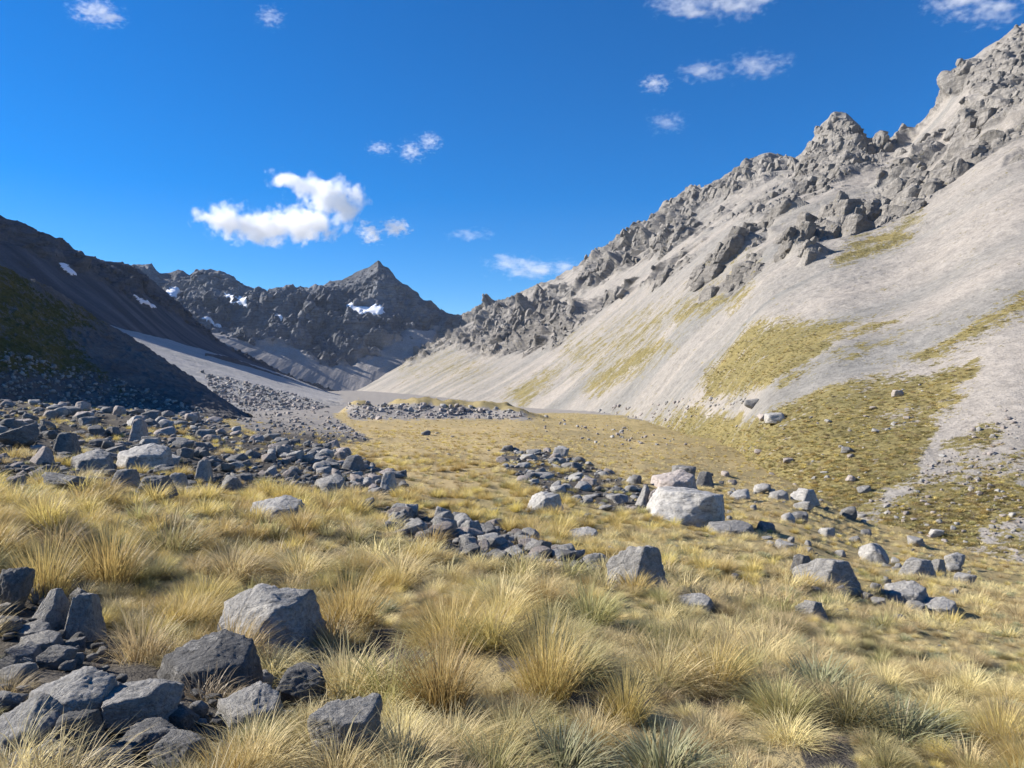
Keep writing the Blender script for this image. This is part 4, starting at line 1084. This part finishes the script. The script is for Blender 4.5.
pts, idx, rot, scl = [], [], [], []
protos = []; pid = {}
for lv, D in (('n', NEAR), ('m', MID), ('f', FAR)):
    for f in FAM:
        pid[lv, f] = len(protos); protos += D[f]
indiv = []
for (y0, y1, n, lv, s0, s1) in ((1.7, 9, 460, 'n', .5, 1.1), (1.5, 9, 2600, 'n', .22, .55), (9, 20, 1500, 'm', .5, 1.15), (9, 20, 3200, 'm', .22, .5), (20, 48, 4600, 'm', .35, 1.05), (48, 110, 8000, 'f', .35, .95), (110, 330, 15000, 'f', .4, .95)):
    px, py, X, Y, Z = sample(y0, y1, n)
    stone = poly_mask(px, py, [BOULDER_FIELD, TOE, ROW, CLUSTER, MORAINE, PILE], 5)
    keep = rng.random(n) > np.maximum(stone*np.where(px < 420, .82, .66), .96*poly_mask(px, py, [ROW], 4))
    # beyond the foot of the slopes there is scree instead of grass
    limit = np.interp(px, LIMX, LIMY)
    keep &= Y < limit
    bare = fbm(X/1.1, Y/1.1, o=2, seed=25)
    keep &= (bare > -.42) | (Y > 40)
    keep &= free(X, Y, .02 if lv != 'n' else .05)
    if lv == 'n':
        g = np.array(dens_guard)
        keep &= ~((np.hypot(X[:, None]-g[:, 0], Y[:, None]-g[:, 1]) < g[:, 2]).any(1))
        keep &= np.hypot(X, Y) > 1.9
    fam = family(px, py, X, Y, rng.random(n)); s = s0+(s1-s0)*rng.random(n)**1.3
    clump = .8+.5*fbm(X/3, Y/3, o=2, seed=26)
    s = s*np.clip(clump, .55, 1.25)*(1-.25*sstep(500, 1000, px))
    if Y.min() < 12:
        in_shade = poly_mask(px, py, PAINTED_SHADE, 6) > rng.random(n)
        fam = np.where(in_shade, 4, fam); s = np.where(in_shade, s*.6, s); keep &= ~in_shade | (rng.random(n) < .6)  # smaller, sparser dead tufts keep the painted shade dark
    for i in np.nonzero(keep)[0]:
        f = FAM[fam[i]]; k = int(rng.integers(4 if lv == 'n' else 3))
        rz = rng.uniform(0, 6.28); sx = s[i]*rng.uniform(.9, 1.25)
        h = PAR[f][2]*s[i]*F/Y[i]
        e = dict(pos=(X[i], Y[i], Z[i]), rot=(rng.uniform(-.12, .12), rng.uniform(-.12, .12), rz), scl=(sx, sx, s[i]), f=f, me=(NEAR, MID, FAR)['nmf'.index(lv)][f][k], idx=pid[lv, f]+k, px=px[i], py=py[i]-h*.4, h=h, vis=(0 < px[i] < 1024 and py[i]-h*.5 < 760))
        indiv.append(e)
cand = sorted([e for e in indiv if e['vis'] and e['pos'][1] < 9.5], key=lambda e: -e['h'])[:120]
cid = set(id(e) for e in cand)
WORD = {'gold': 'golden', 'straw': 'straw coloured', 'olive': 'olive', 'grey': 'grey green', 'dead': 'dry brown'}
for e in cand: e['adj'] = WORD[e['f']]
auto_labels(cand, HTM+[r for r in ROCKS if r['w'] > 50], 'tussock')
for e in cand:
    o = bpy.data.objects.new('grass_tussock', e['me']); C.objects.link(o)
    o.location = e['pos']; o.rotation_euler = e['rot']; o.scale = e['scl']
    tag(o, e['label'], 'grass tussock', 'grass tussocks in the foreground')
for e in indiv:
    if id(e) in cid: continue
    pts.append(e['pos']); idx.append(e['idx']); rot.append(e['rot']); scl.append(e['scl'])
# low tufts standing on the grassy parts of the right hand slope
gx, gy = project(G_right)
wv = (np.clip(GR_right-.35, 0, 1)*(gx > 480)*(gx < 1060)*(G_right[..., 1] < 420)).ravel(); wv /= wv.sum()
tn = np.random.default_rng(77).choice(len(wv), 11000, p=wv); Gf = G_right.reshape(-1, 3)
for k in tn:
    f = ('olive', 'olive', 'straw', 'gold', 'dead', 'olive')[int(rng.integers(6))]; d = Gf[k, 1]
    sz = rng.uniform(.32, .8)*(1 if d < 150 else 1.35)
    pts.append(Gf[k]+np.array([rng.normal()*.25, rng.normal()*.25, -.05])); idx.append(pid['f', f]+int(rng.integers(3)))
    rot.append((rng.uniform(-.15, .15), rng.uniform(-.15, .15), rng.uniform(0, 6.28))); scl.append((sz*1.3, sz*1.3, sz*.75))
print('grass instances', len(pts))
instancer('grass', pts, idx, rot, scl, protos, 'dry golden and olive tussock grass covering the valley floor', 'grass')

# ------------------------------------------------------------------ clouds: real volumes far away
def cloud(label, lobes, depth, dens, seed, ns=1.0, cut=.5, wisp=3.2):
    """lobes: (x, y, rx, ry) in the view at this depth"""
    k = depth/F
    L = [((x-CX)*k, depth+rng.uniform(-.3, .3)*rx*k, -(y-CY)*k, rx*k, ry*k) for x, y, rx, ry in lobes]
    A = np.array(L); R = 1.35
    lo = np.array([(A[:, 0]-A[:, 3]*R).min(), (A[:, 1]-A[:, 3]*R*.8).min(), (A[:, 2]-A[:, 4]*R).min()])
    hi = np.array([(A[:, 0]+A[:, 3]*R).max(), (A[:, 1]+A[:, 3]*R*.8).max(), (A[:, 2]+A[:, 4]*R).max()])
    c = (lo+hi)/2
    d, f = ico(3)
    # rounded box round the lobes
    V = np.sign(d)*np.abs(d)**.6; V = V/np.abs(V).max(0)*(hi-lo)/2
    me = np_mesh('cloud', V, None, f)
    t = NT('cloud vapour'); pos = t.n('ShaderNodeNewGeometry').outputs['Position']
    tot = None
    for x, y, z, rx, rz in L:
        v = t.n('ShaderNodeVectorMath', operation='SUBTRACT', ins={0: pos, 1: (x, y, z)}).outputs[0]
        v = t.n('ShaderNodeVectorMath', operation='DIVIDE', ins={0: v, 1: (rx, rx*.8, rz)}).outputs[0]
        ln = t.n('ShaderNodeVectorMath', operation='LENGTH', ins={0: v}).outputs['Value']
        fl = t.math('SUBTRACT', 1.0, ln)
        tot = fl if tot is None else t.math('SMOOTH_MAX', tot, fl)
        if tot is not fl: tot.node.inputs[2].default_value = .2
    sz = float(np.mean(A[:, 3]))
    off = t.n('ShaderNodeVectorMath', operation='MULTIPLY_ADD', ins={0: pos, 1: (1, 1, 1 if dens > 2.4 else 1.9), 2: (seed*311.0, seed*57.0, 0)}).outputs[0]
    n = t.noise(off, 1.9*ns/sz, 7 if dens > 2.4 else 4, .58)
    dn = t.math('ADD', t.math('MULTIPLY', tot, 1.0), t.math('MULTIPLY', t.math('SUBTRACT', n, cut), wisp))
    dn = t.n('ShaderNodeMapRange', interpolation_type='SMOOTHSTEP', ins={0: dn, 1: 0.0, 2: .75 if dens > 2.4 else 1.1, 3: 0.0, 4: dens/ sz}).outputs[0]
    vs = t.n('ShaderNodeVolumeScatter', ins={'Color': (1, 1, 1, 1), 'Density': dn, 'Anisotropy': 0.0})
    t.t.links.new(vs.outputs[0], t.out.inputs['Volume'])
    o = link('cloud', me, t.m, c)
    tag(o, label, 'cloud', 'clouds in the blue sky'); return o
CL = [
 ('largest white cloud above the left mountains', [(230,222,31,14),(262,229,34,14),(300,224,38,16),(336,202,29,18),(322,190,28,11),(288,180,20,8),(350,213,16,13)], 4200, 3.6, 1),
 ('low wispy white cloud touching the right ridge', [(510,264,24,9),(535,270,34,8),(565,268,22,7)], 4600, 1.6, 2),
 ('small torn cloud right above the largest cloud', [(411,151,12,10),(430,142,12,9),(380,148,12,6)], 4300, 1.3, 3),
 ('tiny cloud scrap just right of the largest cloud', [(370,233,12,10),(396,228,14,8)], 4200, 2.4, 4),
 ('small white cloud near the top left corner', [(95,12,22,11),(110,18,14,8)], 4000, 1.6, 5),
 ('white cloud cut by the top edge right of centre', [(690,3,36,10),(728,9,34,8),(750,4,24,9)], 3600, 1.9, 6),
 ('white cloud in the top right corner', [(960,1,32,10),(1000,7,32,9)], 3400, 1.9, 7),
 ('small oval cloud left of the wispy pair above the right ridge', [(654,85,14,8)], 3800, 1.3, 8),
 ('thin wispy cloud above the craggy summit', [(758,66,30,9),(706,69,24,8)], 3700, 1.3, 9),
 ('faint tiny cloud at the top left of centre', [(270,16,13,10)], 4000, .8, 10),
 ('very faint streak of cloud above the pass', [(470,235,22,5)], 4500, .7, 11),
 ('faint cloud puff below the small oval cloud', [(668,122,18,9)], 3800, .6, 12),
]
for lab, lobes, dep, dn, sd in CL: cloud(lab, lobes, dep, dn*(1 if dn > 2 else .6), sd, *((1.0, .505, 3.8) if dn > 2 else (1.2, .52, 4.4)))

# ------------------------------------------------------------------ thin blue air over the whole valley
bm = bmesh.new(); bmesh.ops.create_cube(bm, size=1)
hx, hy, hz = (-2300, 2300), (-500, 3000), (-180, 620)
for vt in bm.verts:
    vt.co = [(r[0]+r[1])/2+c*(r[1]-r[0]) for c, r in zip(vt.co, (hx, hy, hz))]
me = bpy.data.meshes.new('haze'); bm.to_mesh(me); bm.free()
t = NT('thin air'); pv = t.n('ShaderNodeVolumePrincipled', ins={'Color': (.62, .76, 1, 1), 'Density': .000028})
t.t.links.new(pv.outputs[0], t.out.inputs['Volume'])
tag(link('haze', me, t.m), 'thin bluish air filling the whole valley', 'haze', kind='stuff')

# ------------------------------------------------------------------ light, sky, camera
w = bpy.data.worlds.new('World'); bpy.context.scene.world = w; w.use_nodes = True
nt = w.node_tree; bg = nt.nodes['Background']
sky = nt.nodes.new('ShaderNodeTexSky'); sky.sky_type = 'NISHITA'; sky.sun_disc = False
sky.sun_elevation = SUN_EL; sky.sun_rotation = SUN_AZ; sky.altitude = 1800; sky.air_density = 1.0; sky.dust_density = .05; sky.ozone_density = 4.0
hs = nt.nodes.new('ShaderNodeHueSaturation'); hs.inputs['Saturation'].default_value = 1.42; hs.inputs['Hue'].default_value = .507; hs.inputs['Value'].default_value = .9
nt.links.new(sky.outputs[0], hs.inputs['Color']); nt.links.new(hs.outputs[0], bg.inputs['Color']); bg.inputs['Strength'].default_value = .09
sun = bpy.data.lights.new('sun', 'SUN'); sun.energy = 5.0; sun.angle = math.radians(.53); sun.color = (1, .94, .85)
so = bpy.data.objects.new('sun', sun); C.objects.link(so)
so.rotation_euler = Vector(-TO_SUN).to_track_quat('-Z', 'Y').to_euler()
cam = bpy.data.cameras.new('camera'); cam.sensor_width = 36; cam.lens = 36*F/1024; cam.clip_end = 30000; cam.clip_start = .05
co = bpy.data.objects.new('camera', cam); C.objects.link(co); co.rotation_euler = (math.radians(90), 0, 0)
sc = bpy.context.scene; sc.camera = co
sc.render.engine = 'CYCLES'
sc.cycles.max_bounces = 24; sc.cycles.diffuse_bounces = 3; sc.cycles.volume_bounces = 24; sc.cycles.transmission_bounces = 4; sc.cycles.transparent_max_bounces = 8
sc.cycles.use_denoising = True; sc.cycles.denoiser = 'OPENIMAGEDENOISE'; sc.cycles.denoising_input_passes = 'RGB_ALBEDO_NORMAL'
sc.cycles.use_adaptive_sampling = False
sc.view_settings.view_transform = 'Standard'; sc.view_settings.look = 'None'; sc.view_settings.exposure = 1.0; sc.view_settings.gamma = 1
